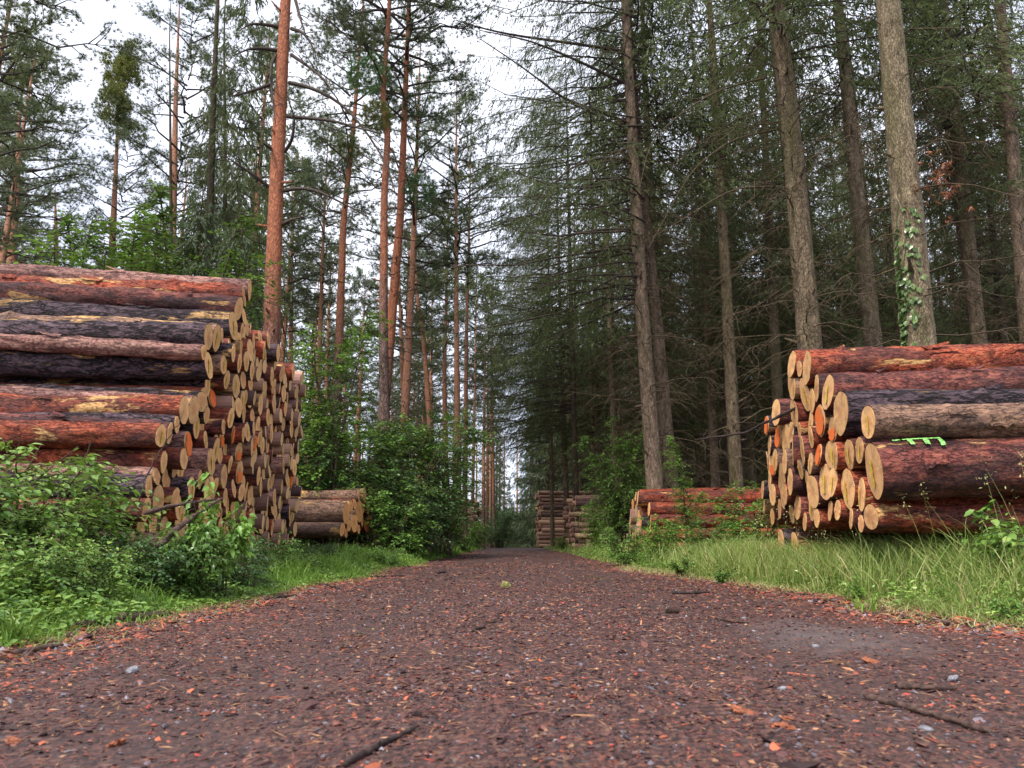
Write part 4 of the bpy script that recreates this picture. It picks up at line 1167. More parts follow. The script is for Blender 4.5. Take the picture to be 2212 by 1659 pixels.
# withered rusty spray on the mossy trunk's dead branch
def rusty():
    rg = np.random.default_rng(17); c = at_y(2028, 400, 11); P = []
    for _ in range(46):
        P.append(c + np.array([rg.normal() * .13, rg.normal() * .15, rg.normal() * .26]))
    P = np.array(P) - np.array(t1.location)
    v, f, t = tufts(P, unit(rg.normal(size=P.shape) + [0, 0, -1]), 12, .10, .016, 1.0, rg)
    bg = Bag(); bg.add(v, f, t)
    o = ob('withered_spray', bg.mesh('withered_spray', False), DEAD_NEEDLE, t1)
    o['label'] = 'rusty withered spray of dead needles'
    px_branch(t1, [(1990, 330), (2020, 345), (2036, 400), (2025, 440)], 11.4, 11.0, .014, TWIG)
rusty()

# ------------------------------------------------------------------ the wood behind: copies of a few trees
named = [o for o in COL.objects if o.parent is None and o.name.split('.')[0] in ('pine_tree', 'spruce_tree')]
npos = np.array([o.location[:2] for o in named])
def proto(kind, i, high=False):
    root = empty(kind, (0, 0, 0))
    rg = random.Random(i)
    lean = rg.uniform(-.5, .5)
    if kind == 'pine_tree':
        me, Q, rr = trunk_mesh([(0, 0, 0), (lean * .3, 0, 6), (lean, .2, 14), (lean * 1.2, .3, 23)], [.2, .17, .12, .03], 10, 30, 200 + i, stubs=4)
        parts = [ob('trunk', me, PINE_BARK_FAR, root), ob('crown', PC[i % 4], None, root, (lean, .2, 11.0), (0, 0, i)), ob('dead_branches', DEADP[i % 2], None, root)]
    else:
        me, Q, rr = trunk_mesh([(0, 0, 0), (lean * .2, 0, 8), (lean * .6, .2, 18), (lean, .2, 26)], [.2, .17, .10, .02], 10, 30, 300 + i, stubs=6)
        parts = [ob('trunk', me, [SPRUCE_BARK, SPRUCE_DARK, SPRUCE_RED][i % 3], root), ob('crown', SHIGH[i % 2] if high else SCR[i % 3], None, root), ob('dead_branches', DEADB[i % 3], None, root)]
    parts[-1]['kind'] = 'stuff'
    return root, parts
rf = random.Random(77)
def zone(kind, side, sp, ymax, protos, group, xmin):
    used = [False] * len(protos); cnt = 0
    y = 15.0
    while y < ymax:
        x = xmin + rf.uniform(0, sp)
        while x < y * .80 + 3:
            px = side * (x + rf.uniform(-.35, .35) * sp); py = y + rf.uniform(-.35, .35) * sp
            inpile = (side > 0 and py < 20.5) or (py < 14.5 and abs(px) < 9.5) or (abs(px) < 7.8 and 25.5 < py < 51.5 and False) or (side > 0 and px < 8 and 14 < py < 18.5) or (side < 0 and px > -9 and py < 20) or (side < 0 and -.74 < px / py < -.50 and py < 48) or (side < 0 and -.50 < px / py < -.30 and py < 24)
            if np.min(np.hypot(npos[:, 0] - px, npos[:, 1] - py)) > 2.2 and not inpile and abs(px) > xmin - .6:
                i = rf.randrange(len(protos)) if side < 0 else rf.randrange(6, 9) if py < 25 else rf.randrange(6)
                root, parts = protos[i]
                s = rf.uniform(.85, 1.12)
                loc = (px, py, float(gz(px, py)) - .05); rz = rf.random() * 6.28
                if not used[i]:
                    used[i] = True; root.location = loc; root.rotation_euler[2] = rz; root.scale = (s,) * 3; c = root
                else:
                    c = copy_tree(root, loc, rz, s, parts)
                depth = 'front rank' if py < 30 else 'middle ranks' if py < 55 else 'far depth'
                if kind == 'pine_tree':
                    lab = {'front rank': 'background pine with orange trunk in the nearer stand left of the road', 'middle ranks': 'slim background pine in the middle of the left pine stand', 'far depth': 'small distant pine deep in the left pine stand'}[depth]
                else:
                    lab = {'front rank': 'background spruce in the nearer dark wood on the right', 'middle ranks': 'slim background spruce in the middle of the dark right wood', 'far depth': 'small distant spruce deep in the dark right wood'}[depth]
                tag(c, lab, 'tree', lab.replace('background ', '') + ' group'); cnt += 1
            x += sp * rf.uniform(.85, 1.25)
        y += sp * rf.uniform(.85, 1.1) * (1 if y < 40 else 1.35)
    for u, (root, parts) in zip(used, protos):
        if not u:
            for o in parts + [root]: bpy.data.objects.remove(o)
    return cnt
n1 = zone('spruce_tree', 1, 3.9, 100, [proto('spruce_tree', i, i > 5) for i in range(9)], RG, 4.6)
n2 = zone('pine_tree', -1, 5.6, 110, [proto('pine_tree', i) for i in range(4)], PG, 5.2)
print('background trees', n1, n2)

# distant wood closing the view
def far_wood():
    rg = np.random.default_rng(91); bg = Bag()
    n = 26000
    x = rg.uniform(-130, 130, n); y = rg.uniform(112, 150, n)
    z = np.where(x > 6, rg.uniform(-1, 21, n), rg.uniform(-1, 10, n)) * (.6 + .4 * vn(x * .12, 0, 0, 3)) - .5
    d = rg.normal(size=(n, 3)) + [0, 0, -.7]
    v, f, t = leaves(np.stack([x, y, z], -1), d, rg.normal(size=(n, 3)), rg.uniform(.5, 1.3, n), rg.uniform(.25, .6, n), rg, 0)
    bg.add(v, f, t)
    m = 240
    xx = rg.uniform(-130, 130, m); yy = rg.uniform(104, 116, m); s = np.linspace(0, 1, 4)
    P = np.stack([xx[:, None] + 0 * s, yy[:, None] + 0 * s, -1 + 17 * s[None] + 0 * xx[:, None]], -1)
    v, f = tubes(P, .2 * (1 - .5 * s)[None] * np.ones((m, 1)), 6); bg.add(v, [f], .5, 1)
    tag(ob('forest', bg.mesh('forest', False), [SPRUCE_SOFT, PINE_BARK_FAR]), 'dim far wood closing the view behind the trees', 'forest', kind='stuff')
far_wood()

# ------------------------------------------------------------------ shrubs and saplings
def shrub(seed, H, W, nst, nsub, nlf, leafL, detail=0, low=.15, spread=.75):
    rg = np.random.default_rng(seed)
    stems = []; wood = Bag()
    s = np.linspace(0, 1, 6)
    for i in range(nst):
        az = rg.random() * 6.28; r = W * .5 * spread * math.sqrt(rg.random()); h = H * rg.uniform(.5, 1.05) * (1 - .25 * (r / (W * .5)))
        b = np.array([rg.normal() * .08 * W, rg.normal() * .08 * W, 0])
        e = np.array([math.cos(az) * r, math.sin(az) * r, h])
        P = b + (e - b) * s[:, None] * np.stack([s ** .6 * 0 + s, s, np.ones(6)], -1) ** .6
        P[1:] += rg.normal(size=(5, 3)) * .03 * H
        stems.append(P)
        v, f = tubes(P[None], ((.006 + .006 * H) * (1 - .8 * s))[None], 5); wood.add(v, [f])
    C, D, N, T = [], [], [], []
    for i in range(nsub):
        P = stems[rg.integers(nst)]; u = rg.uniform(low, 1.0) ** .85
        b = np.array([np.interp(u, s, P[:, c]) for c in range(3)])
        out = b[:2] / (np.linalg.norm(b[:2]) + .05)
        az = math.atan2(out[1], out[0]) + rg.normal() * 1.0
        l = W * (.12 + .18 * rg.random() + .22 * rg.random() ** 4) * (1.15 - .55 * u)
        S = np.linspace(0, 1, 4)
        d = np.array([math.cos(az), math.sin(az), rg.uniform(-.05, .5)])
        Q = b + d * (l * S)[:, None]; Q[:, 2] -= .35 * l * S ** 2
        v, f = tubes(Q[None], (.0035 * H ** .5 * (1.3 - S))[None], 3); wood.add(v, [f])
        uu = (np.arange(nlf) + rg.random(nlf)) / nlf
        c = np.stack([np.interp(uu, S, Q[:, k]) for k in range(3)], -1) + rg.normal(size=(nlf, 3)) * leafL * .35
        sg = np.where(np.arange(nlf) % 2, 1, -1)
        a2 = az + sg * rg.uniform(.4, 1.2, nlf)
        C.append(c); D.append(np.stack([np.cos(a2), np.sin(a2), rg.normal(size=nlf) * .25 - .25], -1))
        N.append(np.stack([rg.normal(size=nlf) * .35, rg.normal(size=nlf) * .35, np.ones(nlf)], -1))
        T.append(np.clip(rg.normal(.42 + .2 * (u - .5), .13) + rg.normal(size=nlf) * .14, 0, 1))
    C, D, N, T = [np.concatenate(a) for a in (C, D, N, T)]
    n = len(C); L = leafL * rg.uniform(.45, 1.35, n)
    v, f, t = leaves(C, D, N, L, L * .58, rg, detail, T)
    fol = Bag(); fol.add(v, f, t)
    return fol.mesh('foliage', False), wood.mesh('stems')

SH = {'bush': shrub(61, 3.6, 3.2, 12, 330, 26, .085), 'bush2': shrub(62, 3.4, 2.8, 11, 300, 26, .085), 'sap': shrub(63, 5.6, 2.8, 5, 230, 22, .09, 0, .2), 'low': shrub(64, 1.6, 1.8, 12, 190, 20, .07),
      'bramble': shrub(65, 1.1, 1.7, 16, 230, 16, .058, 1, .1, .95), 'nettle': shrub(66, 1.05, .85, 6, 60, 12, .085, 1, .3)}
def plant(name, kind, px, ybase_Y, scale, mat, label, cat='bush', group=None, x=None, sz=1.0, rz=None):
    Y = ybase_Y
    X = at_y(px, 1170, Y)[0] if x is None else x
    root = empty(name, (X, Y, float(gz(X, Y)) - .03), random.random() * 6 if rz is None else rz)
    root.scale = (scale, scale, scale * sz)
    tag(root, label, cat, group)
    me = SH[kind][0]
    f = ob('foliage', me if not me.materials or me.materials[0] == mat else me.copy(), None, root)
    if not f.data.materials: f.data.materials.append(mat)
    elif f.data.materials[0] != mat: f.data.materials[0] = mat
    s = ob('stems', SH[kind][1], STEM, root)
    return root
BG = 'leafy bushes left of the road'
plant('leafy_bush', 'bush', 775, 18, 1.2, LEAF_MID, 'broad mid-green bush behind the low pile', group=BG)
plant('leafy_bush', 'bush2', 700, 16.5, 1.0, LEAF_COOL, 'bush squeezed against the far edge of the tallest pile', group=BG)
plant('leafy_bush', 'bush', 897, 19.5, 1.25, LEAF_COOL, 'large dark green bush with layered sprays right of the crooked pine', group=BG)
plant('leafy_bush', 'bush2', 932, 24, 1.15, LEAF_MID, 'bush at the road side before the straight pine', group=BG)
plant('leafy_bush', 'low', 900, 17.5, 1.2, LEAF_COOL, 'low dark bush reaching the verge before the layered one', group=BG)
plant('leafy_bush', 'low', 862, 16.6, 1.15, LEAF_MID, 'low bush at the foot of the crooked pine', group=BG)
plant('leafy_bush', 'bush2', 830, 19.5, 1.35, LEAF_MID, 'bush behind the crooked pine trunk', group=BG)
plant('leafy_bush', 'bush', 905, 22, 1.35, LEAF_LIGHT, 'lighter bush behind the layered one', group=BG)
plant('beech_sapling', 'sap', 700, 16, 1.05, LEAF_LIGHT, 'slender light-green sapling beside the tallest pile', 'sapling', BG)
plant('beech_sapling', 'sap', 655, 19, 1.2, LEAF_LIGHT, 'light sapling just right of the big red pine', 'sapling', BG)
plant('beech_sapling', 'sap', 965, 21, .8, LEAF_LIGHT, 'thin pale sapling near the straight roadside pine', 'sapling', BG)
plant('leafy_bush', 'bush', 1078, 52, .85, LEAF_COOL, 'rounded green bush on the left where the road ends', group=BG)
plant('leafy_bush', 'bush2', 1066, 60, .9, LEAF_COOL, 'bush behind the rounded one at the road end', group=BG)
plant('leafy_bush', 'low', 1030, 41, 1.2, LEAF_MID, 'bush covering the far left stack front', group=BG)
plant('leafy_bush', 'low', 1003, 31, 1.0, LEAF_MID, 'low bush around the straight pine foot', group=BG)
for px, Y, kd, sc, mt, lab in ((160, 16, 'sap', 1.49, LEAF_LIGHT, 'light sapling over the left part of the tallest pile'), (300, 15.5, 'sap', 1.5, LEAF_MID, 'taller sapling over the middle of the tallest pile'), (215, 18, 'sap', 1.69, LEAF_MID, 'green sapling behind the front two over the pile'),
                           (395, 16, 'sap', 1.45, LEAF_MID, 'sapling before the young dark spruces'), (85, 20, 'sap', 1.75, LEAF_LIGHT, 'light sapling at the far left behind the pile'), (10, 15, 'sap', 1.41, LEAF_LIGHT, 'sapling tips at the left edge behind the pile'), (270, 22, 'sap', 1.98, LEAF_MID, 'hazel-like sapling below the yellow-green pine'), (345, 19, 'sap', 1.81, LEAF_MID, 'sapling under the orange pine behind the pile')):
    plant('beech_sapling', kd, px, Y, sc, mt, lab, 'sapling', BG)
RB_ = 'leafy bushes right of the road'
plant('leafy_bush', 'bush', 1335, 20.5, .80, LEAF_LIGHT, 'tall green bush right of the road before the spruces', group=RB_, sz=1.45)
plant('leafy_bush', 'bush2', 1292, 25, .6, LEAF_LIGHT, 'lighter bush leaning over the far right stack', group=RB_)
plant('leafy_bush', 'bush2', 1355, 19.6, .72, LEAF_MID, 'dark bush beside the twin trunks', group=RB_, sz=1.3)
plant('beech_sapling', 'sap', 1485, 13.3, .42, LEAF_LIGHT, 'little sprig sticking up over the second right pile', 'sapling', RB_)
plant('leafy_bush', 'low', 1628, 12.6, .98, LEAF_LIGHT, 'small light bush left of the pile in tall grass', group=RB_)
plant('leafy_bush', 'low', 1430, 12.6, .62, LEAF_LIGHT, 'leafy tangle before the second right pile', group=RB_)
plant('leafy_bush', 'low', 1350, 13.2, .55, LEAF_MID, 'small tangle at the left end of the second right pile', group=RB_)
plant('leafy_bush', 'low', 1530, 11.6, .5, LEAF_MID, 'little bush in the grass before the second right pile', group=RB_)
plant('leafy_bush', 'low', 1215, 33, .5, LEAF_LIGHT, 'low growth before the far right stack', group=RB_)
plant('leafy_bush', 'bush', 1150, 68, 1.2, LEAF_COOL, 'bush on the right where the road ends', group=RB_)
plant('leafy_bush', 'bush', 1112, 84, 1.7, LEAF_COOL, 'bush closing the road end', group=RB_)
plant('leafy_bush', 'bush2', 1086, 76, 1.6, LEAF_COOL, 'bush left of the one closing the road end', group=RB_)
for px, Y, sc, lab in ((1058, 82, 1.9, 'tall bush under the far pine row where the road vanishes'), (1132, 98, 2.1, 'pale tall bush right of the vanishing road'), (1036, 92, 2.0, 'tall bush behind the far left stack'), (1098, 104, 2.0, 'farthest bush in the gap at the road end')):
    plant('leafy_bush', 'bush2', px, Y, sc, LEAF_COOL, lab, group='bushes at the road end')
ru = random.Random(31)
und = 0
for _ in range(46):       # undergrowth inside the pine stand
    Y = ru.uniform(22, 62); X = -ru.uniform(4.5, Y * .75)
    o = plant('leafy_bush', ru.choice(['bush', 'bush2', 'bush']), 0, Y, ru.uniform(.7, 1.25), ru.choice([LEAF_LIGHT, LEAF_MID, LEAF_MID]), 'undergrowth bush among the pine trunks behind the left piles', group='undergrowth bushes among the left pines', x=X)
for _ in range(12):
    Y = ru.uniform(26, 70); X = ru.uniform(5, Y * .6)
    plant('leafy_bush', ru.choice(['bush', 'bush2']), 0, Y, ru.uniform(.4, .8), LEAF_COOL, 'shaded undergrowth bush among the spruce trunks on the right', group='undergrowth bushes among the right spruces', x=X)
# brambles before the tall pile
BR = 'brambles before the tallest pile'
for i, (px, Y, kd, sc, mt, lab) in enumerate(((40, 5.0, 'bramble', 1.05, LEAF_HERB, 'tall bramble at the left edge before the tallest pile'), (130, 4.9, 'bramble', .66, LEAF_HERB, 'bramble mound right of the tall edge one'), (-60, 4.6, 'bramble', 1.0, LEAF_HERB, 'bramble partly cut by the left frame edge'),
                                      (235, 4.9, 'bramble', .46, LEAF_COOL, 'lower bramble below the dark logs'), (330, 5.0, 'bramble', .46, LEAF_COOL, 'bramble under the two broken branches'), (410, 5.2, 'bramble', .52, LEAF_MID, 'bramble at the front corner of the tallest pile'),
                                      (485, 5.5, 'nettle', .62, LEAF_LIGHT, 'bright upright sapling sprig before the sawn ends'), (440, 5.2, 'nettle', .50, LEAF_MID, 'leafy sprig left of the bright one'), (390, 5.1, 'nettle', .46, LEAF_LIGHT, 'low bright sprig before the brambles'),
                                      (520, 6.2, 'bramble', .50, LEAF_COOL, 'small bramble under the sawn ends'), (590, 8.2, 'bramble', .45, LEAF_MID, 'small tangle at the far foot of the tallest pile'), (690, 10.6, 'bramble', .38, LEAF_COOL, 'tangle before the low pile'), (838, 12.4, 'bramble', .42, LEAF_MID, 'tangle right of the low pile'), (170, 4.2, 'bramble', .42, LEAF_HERB, 'small front bramble near the road margin'), (60, 4.0, 'bramble', .45, LEAF_HERB, 'small front bramble at the left'))):
    plant('bramble_bush', kd, px, Y, sc, mt, lab, 'bramble', BR, sz=1.75 if kd == 'nettle' else 1.0)
for i, (px, Y, sc, lab) in enumerate(((2190, 5.0, .72, 'leafy weed at the right edge before the thick logs'), (2230, 4.6, .8, 'taller weed cut by the right frame edge'), (2150, 3.9, .22, 'low broad-leaved weed at the right verge'), (1830, 5.3, .25, 'small weed in the grass before the sawn ends'), (1560, 7.5, .3, 'weed at the right verge farther off'), (1470, 9.0, .4, 'weed before the little bush in the grass'))):
    plant('meadow_weed', 'nettle', px, Y, sc, LEAF_HERB if i % 2 else LEAF_MID, lab, 'weed', 'weeds on the right verge')

# ------------------------------------------------------------------ grass and ground cover
def blades(x, y, h, w, rng, lean=.5, tone=None):
    n = len(x)
    z = gz(x, y) - .01
    az = rng.random(n) * 2 * PI
    b = np.stack([np.cos(az), np.sin(az)], -1) * (lean * h * rng.uniform(.15, 1.2, n))[:, None]
    wd = rng.random(n) * 2 * PI
    S = np.stack([np.cos(wd), np.sin(wd), np.zeros(n)], -1)
    V = []
    for t, k in ((0, 1.0), (.4, .9), (.75, .6)):
        p = np.stack([x + b[:, 0] * t ** 2, y + b[:, 1] * t ** 2, z + h * (t - .28 * lean * t ** 3)], -1)
        V += [p - S * (w * k * .5)[:, None], p + S * (w * k * .5)[:, None]]
    V.append(np.stack([x + b[:, 0], y + b[:, 1], z + h * (1 - .3 * lean)], -1))
    V = np.stack(V, 1)
    i = np.arange(n)[:, None] * 7
    tone = rng.random(n) if tone is None else tone
    return V.reshape(-1, 3), [np.concatenate([i + [0, 1, 3, 2], i + [2, 3, 5, 4]]), i + [4, 5, 6]], np.repeat(tone, 7)

def scatter(n, side, y0, y1, w, rng, off=0.0, p=1.0):
    y = y0 + (y1 - y0) * rng.random(n) ** p
    d = w * rng.random(n) ** .9 + off + .12 * rng.normal(size=n) * 0
    x = np.where(side < 0, -edge_l(y) - d, edge_r(y) + d)
    return x, y, d

def ripple(x, y, s): return np.clip(vn(x * 2.2, y * 2.2, 0, s) * 1.6 - .25, .15, 1.25)

def grass():
    rg = np.random.default_rng(12)
    bg = Bag()
    # left: short lush grass beyond the brambles
    for n, y0, y1, w, h, wd in ((17000, 2.6, 6.5, 2.2, .19, .005), (22000, 6, 13, 2.2, .20, .007), (16000, 12, 26, 2.6, .26, .011), (9000, 25, 50, 3.0, .30, .018)):
        x, y, d = scatter(n, -1, y0, y1, w, rg, .0)
        hh = h * rg.uniform(.5, 1.35, n) * sstep(-.05, .5, d + .08) * ripple(x, y, 21) + .02
        v, f, t = blades(x, y, hh, wd * rg.uniform(.7, 1.3, n), rg, .75, np.clip(rg.normal(.4, .2, n), 0, .93)); bg.add(v, f, t)
    for side, bgx in ((-1, bg),):
        x, y, d = scatter(4200, side, 2.4, 14, .55, rg, -.22)
        v, f, t = blades(x, y, rg.uniform(.03, .09, 4200), rg.uniform(.002, .005, 4200), rg, 2.2, np.clip(rg.normal(.93, .08, 4200), .3, 1)); bgx.add(v, f, t)
    tag(ob('grass', bg.mesh('grass', False), GRASS_M), 'short fresh grass along the left road verge', 'grass', kind='stuff')
    bg = Bag()
    for n, y0, y1, w, h, wd in ((32000, 2.6, 6.2, 3.0, .36, .0045), (26000, 6, 11, 3.2, .38, .0065), (17000, 11, 24, 2.6, .34, .011), (9000, 24, 50, 2.5, .36, .018)):
        x, y, d = scatter(n, 1, y0, y1, w, rg, .0)
        hh = h * rg.uniform(.35, 1.35, n) * (.25 + .75 * sstep(-.05, .8, d + .05)) * ripple(x, y, 22) + .02
        v, f, t = blades(x, y, hh, wd * rg.uniform(.6, 1.3, n), rg, .85, np.clip(rg.normal(.45, .24, n), 0, 1)); bg.add(v, f, t)
    x, y, d = scatter(7000, 1, 2.6, 14, .7, rg, -.25)
    v, f, t = blades(x, y, rg.uniform(.03, .11, 7000), rg.uniform(.002, .005, 7000), rg, 2.0, np.clip(rg.normal(.85, .18, 7000), .2, 1)); bg.add(v, f, t)
    # tall blades before the thick logs
    n = 1100
    x, y, d = scatter(n, 1, 3.6, 6.4, 2.2, rg, .2)
    v, f, t = blades(x, y, rg.uniform(.25, .70, n), rg.uniform(.004, .009, n), rg, .75, np.clip(rg.normal(.4, .25, n), 0, 1)); bg.add(v, f, t)
    n = 1400
    x, y, d = scatter(n, 1, 5, 12, .9, rg, .15)
    v, f, t = blades(x, y, rg.uniform(.25, .55, n), rg.uniform(.004, .009, n), rg, .7, np.clip(rg.normal(.45, .25, n), 0, 1)); bg.add(v, f, t)
    n = 9000
    x, y, d = scatter(n, 1, 3.8, 8.5, 1.5, rg, .15)
    v, f, t = blades(x, y, rg.uniform(.15, .5, n) * sstep(0, .6, d), rg.uniform(.003, .007, n), rg, .8, np.clip(rg.normal(.5, .25, n), 0, 1)); bg.add(v, f, t)
    n = 5200
    x, y, d = scatter(n, 1, 5.3, 9.6, .8, rg, .12)
    v, f, t = blades(x, y, rg.uniform(.22, .52, n), rg.uniform(.003, .007, n), rg, .6, np.clip(rg.normal(.5, .25, n), 0, 1)); bg.add(v, f, t)
    # flowering stems with seed heads
    m = 150
    x, y, d = scatter(m, 1, 3.5, 9, 1.6, rg, .3)
    h = rg.uniform(.4, .85, m); s = np.linspace(0, 1, 5)
    bx = rg.normal(size=(m, 2)) * .12
    P = np.stack([x[:, None] + bx[:, :1] * s ** 2, y[:, None] + bx[:, 1:] * s ** 2, gz(x, y)[:, None] + h[:, None] * s], -1)
    v, f = tubes(P, .0022 * (1.2 - s)[None] * np.ones((m, 1)), 3); bg.add(v, [f], .7)
    c = np.repeat(P[:, -1], 9, 0) + rg.normal(size=(m * 9, 3)) * [.02, .02, .05]
    v, f, t = leaves(c, rg.normal(size=c.shape) + [0, 0, .6], rg.normal(size=c.shape), .022, .009, rg, 0, np.full(m * 9, .88)); bg.add(v, f, t)
    tag(ob('grass', bg.mesh('grass', False), GRASS_DRY), 'tall meadow grass with seed heads along the right road verge', 'grass', kind='stuff')

def cover():
    rg = np.random.default_rng(15); bg = Bag()
    def plants(n, side, y0, y1, w, off, hmax, L, p=1.0, lo=.3):
        x, y, d = scatter(n, side, y0, y1, w, rg, off, p)
        h = hmax * rg.uniform(.3, 1.1, n) * (lo + (1 - lo) * sstep(0, .9, d)) * np.clip(vn(x * 1.6, y * 1.6, 0, 33) * 1.7 - .2, .25, 1.2)
        k = 8
        az = rg.random((n, k)) * 6.28; t = rg.uniform(.25, 1, (n, k))
        r = L * rg.uniform(.3, 1.3, (n, k))
        C = np.stack([x[:, None] + np.cos(az) * r * .7, y[:, None] + np.sin(az) * r * .7, (gz(x, y) + .005)[:, None] + h[:, None] * t], -1).reshape(-1, 3)
        D = np.stack([np.cos(az), np.sin(az), rg.normal(size=(n, k)) * .3 - .05], -1).reshape(-1, 3)
        N = rg.normal(size=(n * k, 3)) * .32 + [0, 0, 1]
        l = L * rg.uniform(.6, 1.3, n * k)
        tn = np.clip(np.repeat(rg.normal(.45, .2, n), k) + rg.normal(size=n * k) * .1, 0, 1)
        v, f, tt = leaves(C, D, N, l, l * .62, rg, 1 if y1 < 7.5 else 0, tn); bg.add(v, f, tt)
    plants(4200, -1, 2.9, 5.2, 2.6, .12, .26, .038)
    plants(1400, -1, 3.4, 5.4, 2.8, .5, .5, .045)
    plants(2600, -1, 5, 9, 1.2, .05, .16, .036)
    plants(2200, -1, 8.5, 20, 1.6, .15, .20, .05)
    tag(ob('undergrowth', bg.mesh('undergrowth', False), LEAF_HERB), 'small-leaved green ground cover on the left verge', 'ground cover', kind='stuff')
def cover2():
    rg = np.random.default_rng(16); bg = Bag()
    for n, y0, y1, w, off, hmax, L, det in ((1500, 3.0, 6.2, 2.4, .05, .20, .034, 1), (1600, 6, 12, 1.6, .1, .26, .04, 0), (1800, 11, 24, 1.8, .1, .4, .055, 0)):
        x, y, d = scatter(n, 1, y0, y1, w, rg, off)
        h = hmax * rg.uniform(.3, 1.1, n) * np.clip(vn(x * 1.6, y * 1.6, 0, 35) * 1.7 - .2, .2, 1.2)
        k = 8; az = rg.random((n, k)) * 6.28; t = rg.uniform(.25, 1, (n, k)); r = L * rg.uniform(.3, 1.3, (n, k))
        C = np.stack([x[:, None] + np.cos(az) * r, y[:, None] + np.sin(az) * r, gz(x, y)[:, None] + h[:, None] * t], -1).reshape(-1, 3)
        D = np.stack([np.cos(az), np.sin(az), rg.normal(size=(n, k)) * .4], -1).reshape(-1, 3)
        l = L * rg.uniform(.6, 1.3, n * k)
        v, f, tt = leaves(C, D, rg.normal(size=(n * k, 3)) * .4 + [0, 0, 1], l, l * .55, rg, det, np.clip(np.repeat(rg.normal(.5, .2, n), k), 0, 1)); bg.add(v, f, tt)
    tag(ob('undergrowth', bg.mesh('undergrowth', False), LEAF_HERB), 'leafy weeds mixed into the grass of the right verge', 'ground cover', kind='stuff')
grass(); cover(); cover2()

# one bright grass tuft at the left road margin
def tuft(px, py, Y, n, h, label):
    p = at_y(px, py, Y); rg = np.random.default_rng(px)
    x = p[0] + rg.normal(size=n) * .03; y = Y + rg.normal(size=n) * .03
    v, f, t = blades(x, y, h * rg.uniform(.5, 1.1, n), rg.uniform(.006, .011, n), rg, 1.1, np.clip(rg.normal(.5, .15, n), 0, .9))
    bg = Bag(); bg.add(v, f, t)
    tag(ob('grass_tuft', bg.mesh('grass_tuft', False), GRASS_M), label, 'grass tuft')
tuft(30, 1350, 3.05, 46, .22, 'bright grass tuft alone on the left road margin')
tuft(1860, 1240, 4.6, 30, .26, 'broad grass tuft at the edge of the right verge')

# ------------------------------------------------------------------ single things lying about
def rest_z(x, y): return float(max(road_z(x, y), gz(x, y)))
def ground_at(px, py):
    d = ray(px, py); t = np.linspace(.8, 30, 4000)
    P = np.array([0, 0, CAMZ]) + d * t[:, None]
    hit = P[:, 2] < np.maximum(road_z(P[:, 0], P[:, 1]), gz(P[:, 0], P[:, 1]))
    return P[np.argmax(hit)]

def stick(pts, r, mat, label, free=None, name='stick', kinks=.02, cat='stick'):
    """stick lying on the ground through traced pixels (free: depths when it is propped up)"""
    if free is None:
        W = np.array([ground_at(*p) for p in pts]); W[:, 2] = [rest_z(p[0], p[1]) + r * .8 for p in W]
    else:
        W = np.array([at_y(p[0], p[1], Y) for p, Y in zip(pts, free)])
    s0 = np.linspace(0, 1, len(W)); s = np.linspace(0, 1, 16)
    Q = np.stack([np.interp(s, s0, W[:, c]) for c in range(3)], -1)
    rg = np.random.default_rng(int(pts[0][0]))
    L = np.linalg.norm(W[-1] - W[0])
    Q[1:-1] += rg.normal(size=(14, 3)) * kinks * L * [1, 1, .25] * .5
    R = r * (1 - .5 * s) * rg.uniform(.7, 1.25, 16); R[-1] *= .3; R[0] *= .7
    B = Q[0].copy()
    v, f = tubes(np.concatenate([Q[:1] - (Q[1:2] - Q[:1]) * .02, Q, Q[-1:] * 1.02 - Q[-2:-1] * .02])[None] - B, np.concatenate([[.0005], R, [.0005]])[None], 8)
    bg = Bag(); bg.add(v, [f])
    for _ in range(3):
        i = rg.integers(3, 13); d = unit(unit(Q[i + 1] - Q[i]) + rg.normal(size=3) * [.8, .8, .25])
        S = np.linspace(0, 1, 3)
        v, f = tubes((Q[i] - B + d * (L * rg.uniform(.03, .09) * S)[:, None])[None], (R[i] * .5 * (1 - .6 * S))[None], 5); bg.add(v, [f])
    return tag(ob(name, bg.mesh(name), mat, None, B), label, cat)

stick([(1030, 1368), (1060, 1345), (1095, 1318)], .006, STICK_D, 'thin dark twig in the middle of the road')
stick([(745, 1660), (830, 1610), (905, 1575)], .008, STICK_D, 'dark stick at the bottom edge of the photo')
stick([(1452, 1284), (1495, 1284), (1535, 1283)], .016, STICK_D, 'straight dark piece of wood right of the pine cone')
stick([(160, 1360), (230, 1350), (300, 1340), (372, 1332)], .022, STICK, 'long knobbly stick along the left road margin')
stick([(255, 1345), (300, 1338), (360, 1332)], .026, STICK, 'short thick bark-covered stick on the left margin')
stick([(575, 1298), (600, 1294), (630, 1290)], .014, STICK_D, 'dark stick where the left margin meets the road')
stick([(30, 1415), (90, 1406), (140, 1398)], .012, STICK, 'brown stick lying at the left side of the road')
stick([(1870, 1510), (1960, 1535), (2060, 1565), (2140, 1590)], .011, STICK, 'branched twig at lower right on the road')
stick([(1935, 1488), (2000, 1492), (2070, 1495)], .012, STICK, 'grey stick above the branched twig')
stick([(1545, 1337), (1580, 1345), (1620, 1348)], .009, STICK, 'curved bark strip right of the pine cone')
stick([(800, 1247), (840, 1246), (875, 1245)], .011, STICK_D, 'thin stick on the left part of the road')
stick([(945, 1240), (955, 1239), (964, 1238)], .022, STICK_D, 'short dark log piece farther up the road')
stick([(1430, 1215), (1465, 1217), (1495, 1220)], .02, STICK_D, 'dark stick at the right verge foot')
stick([(370, 1310), (420, 1290), (450, 1275)], .008, STICK, 'thin twig leaning at the left margin')
stick([(690, 1260), (715, 1268), (740, 1275)], .008, STICK_D, 'fine twig on the left road edge')
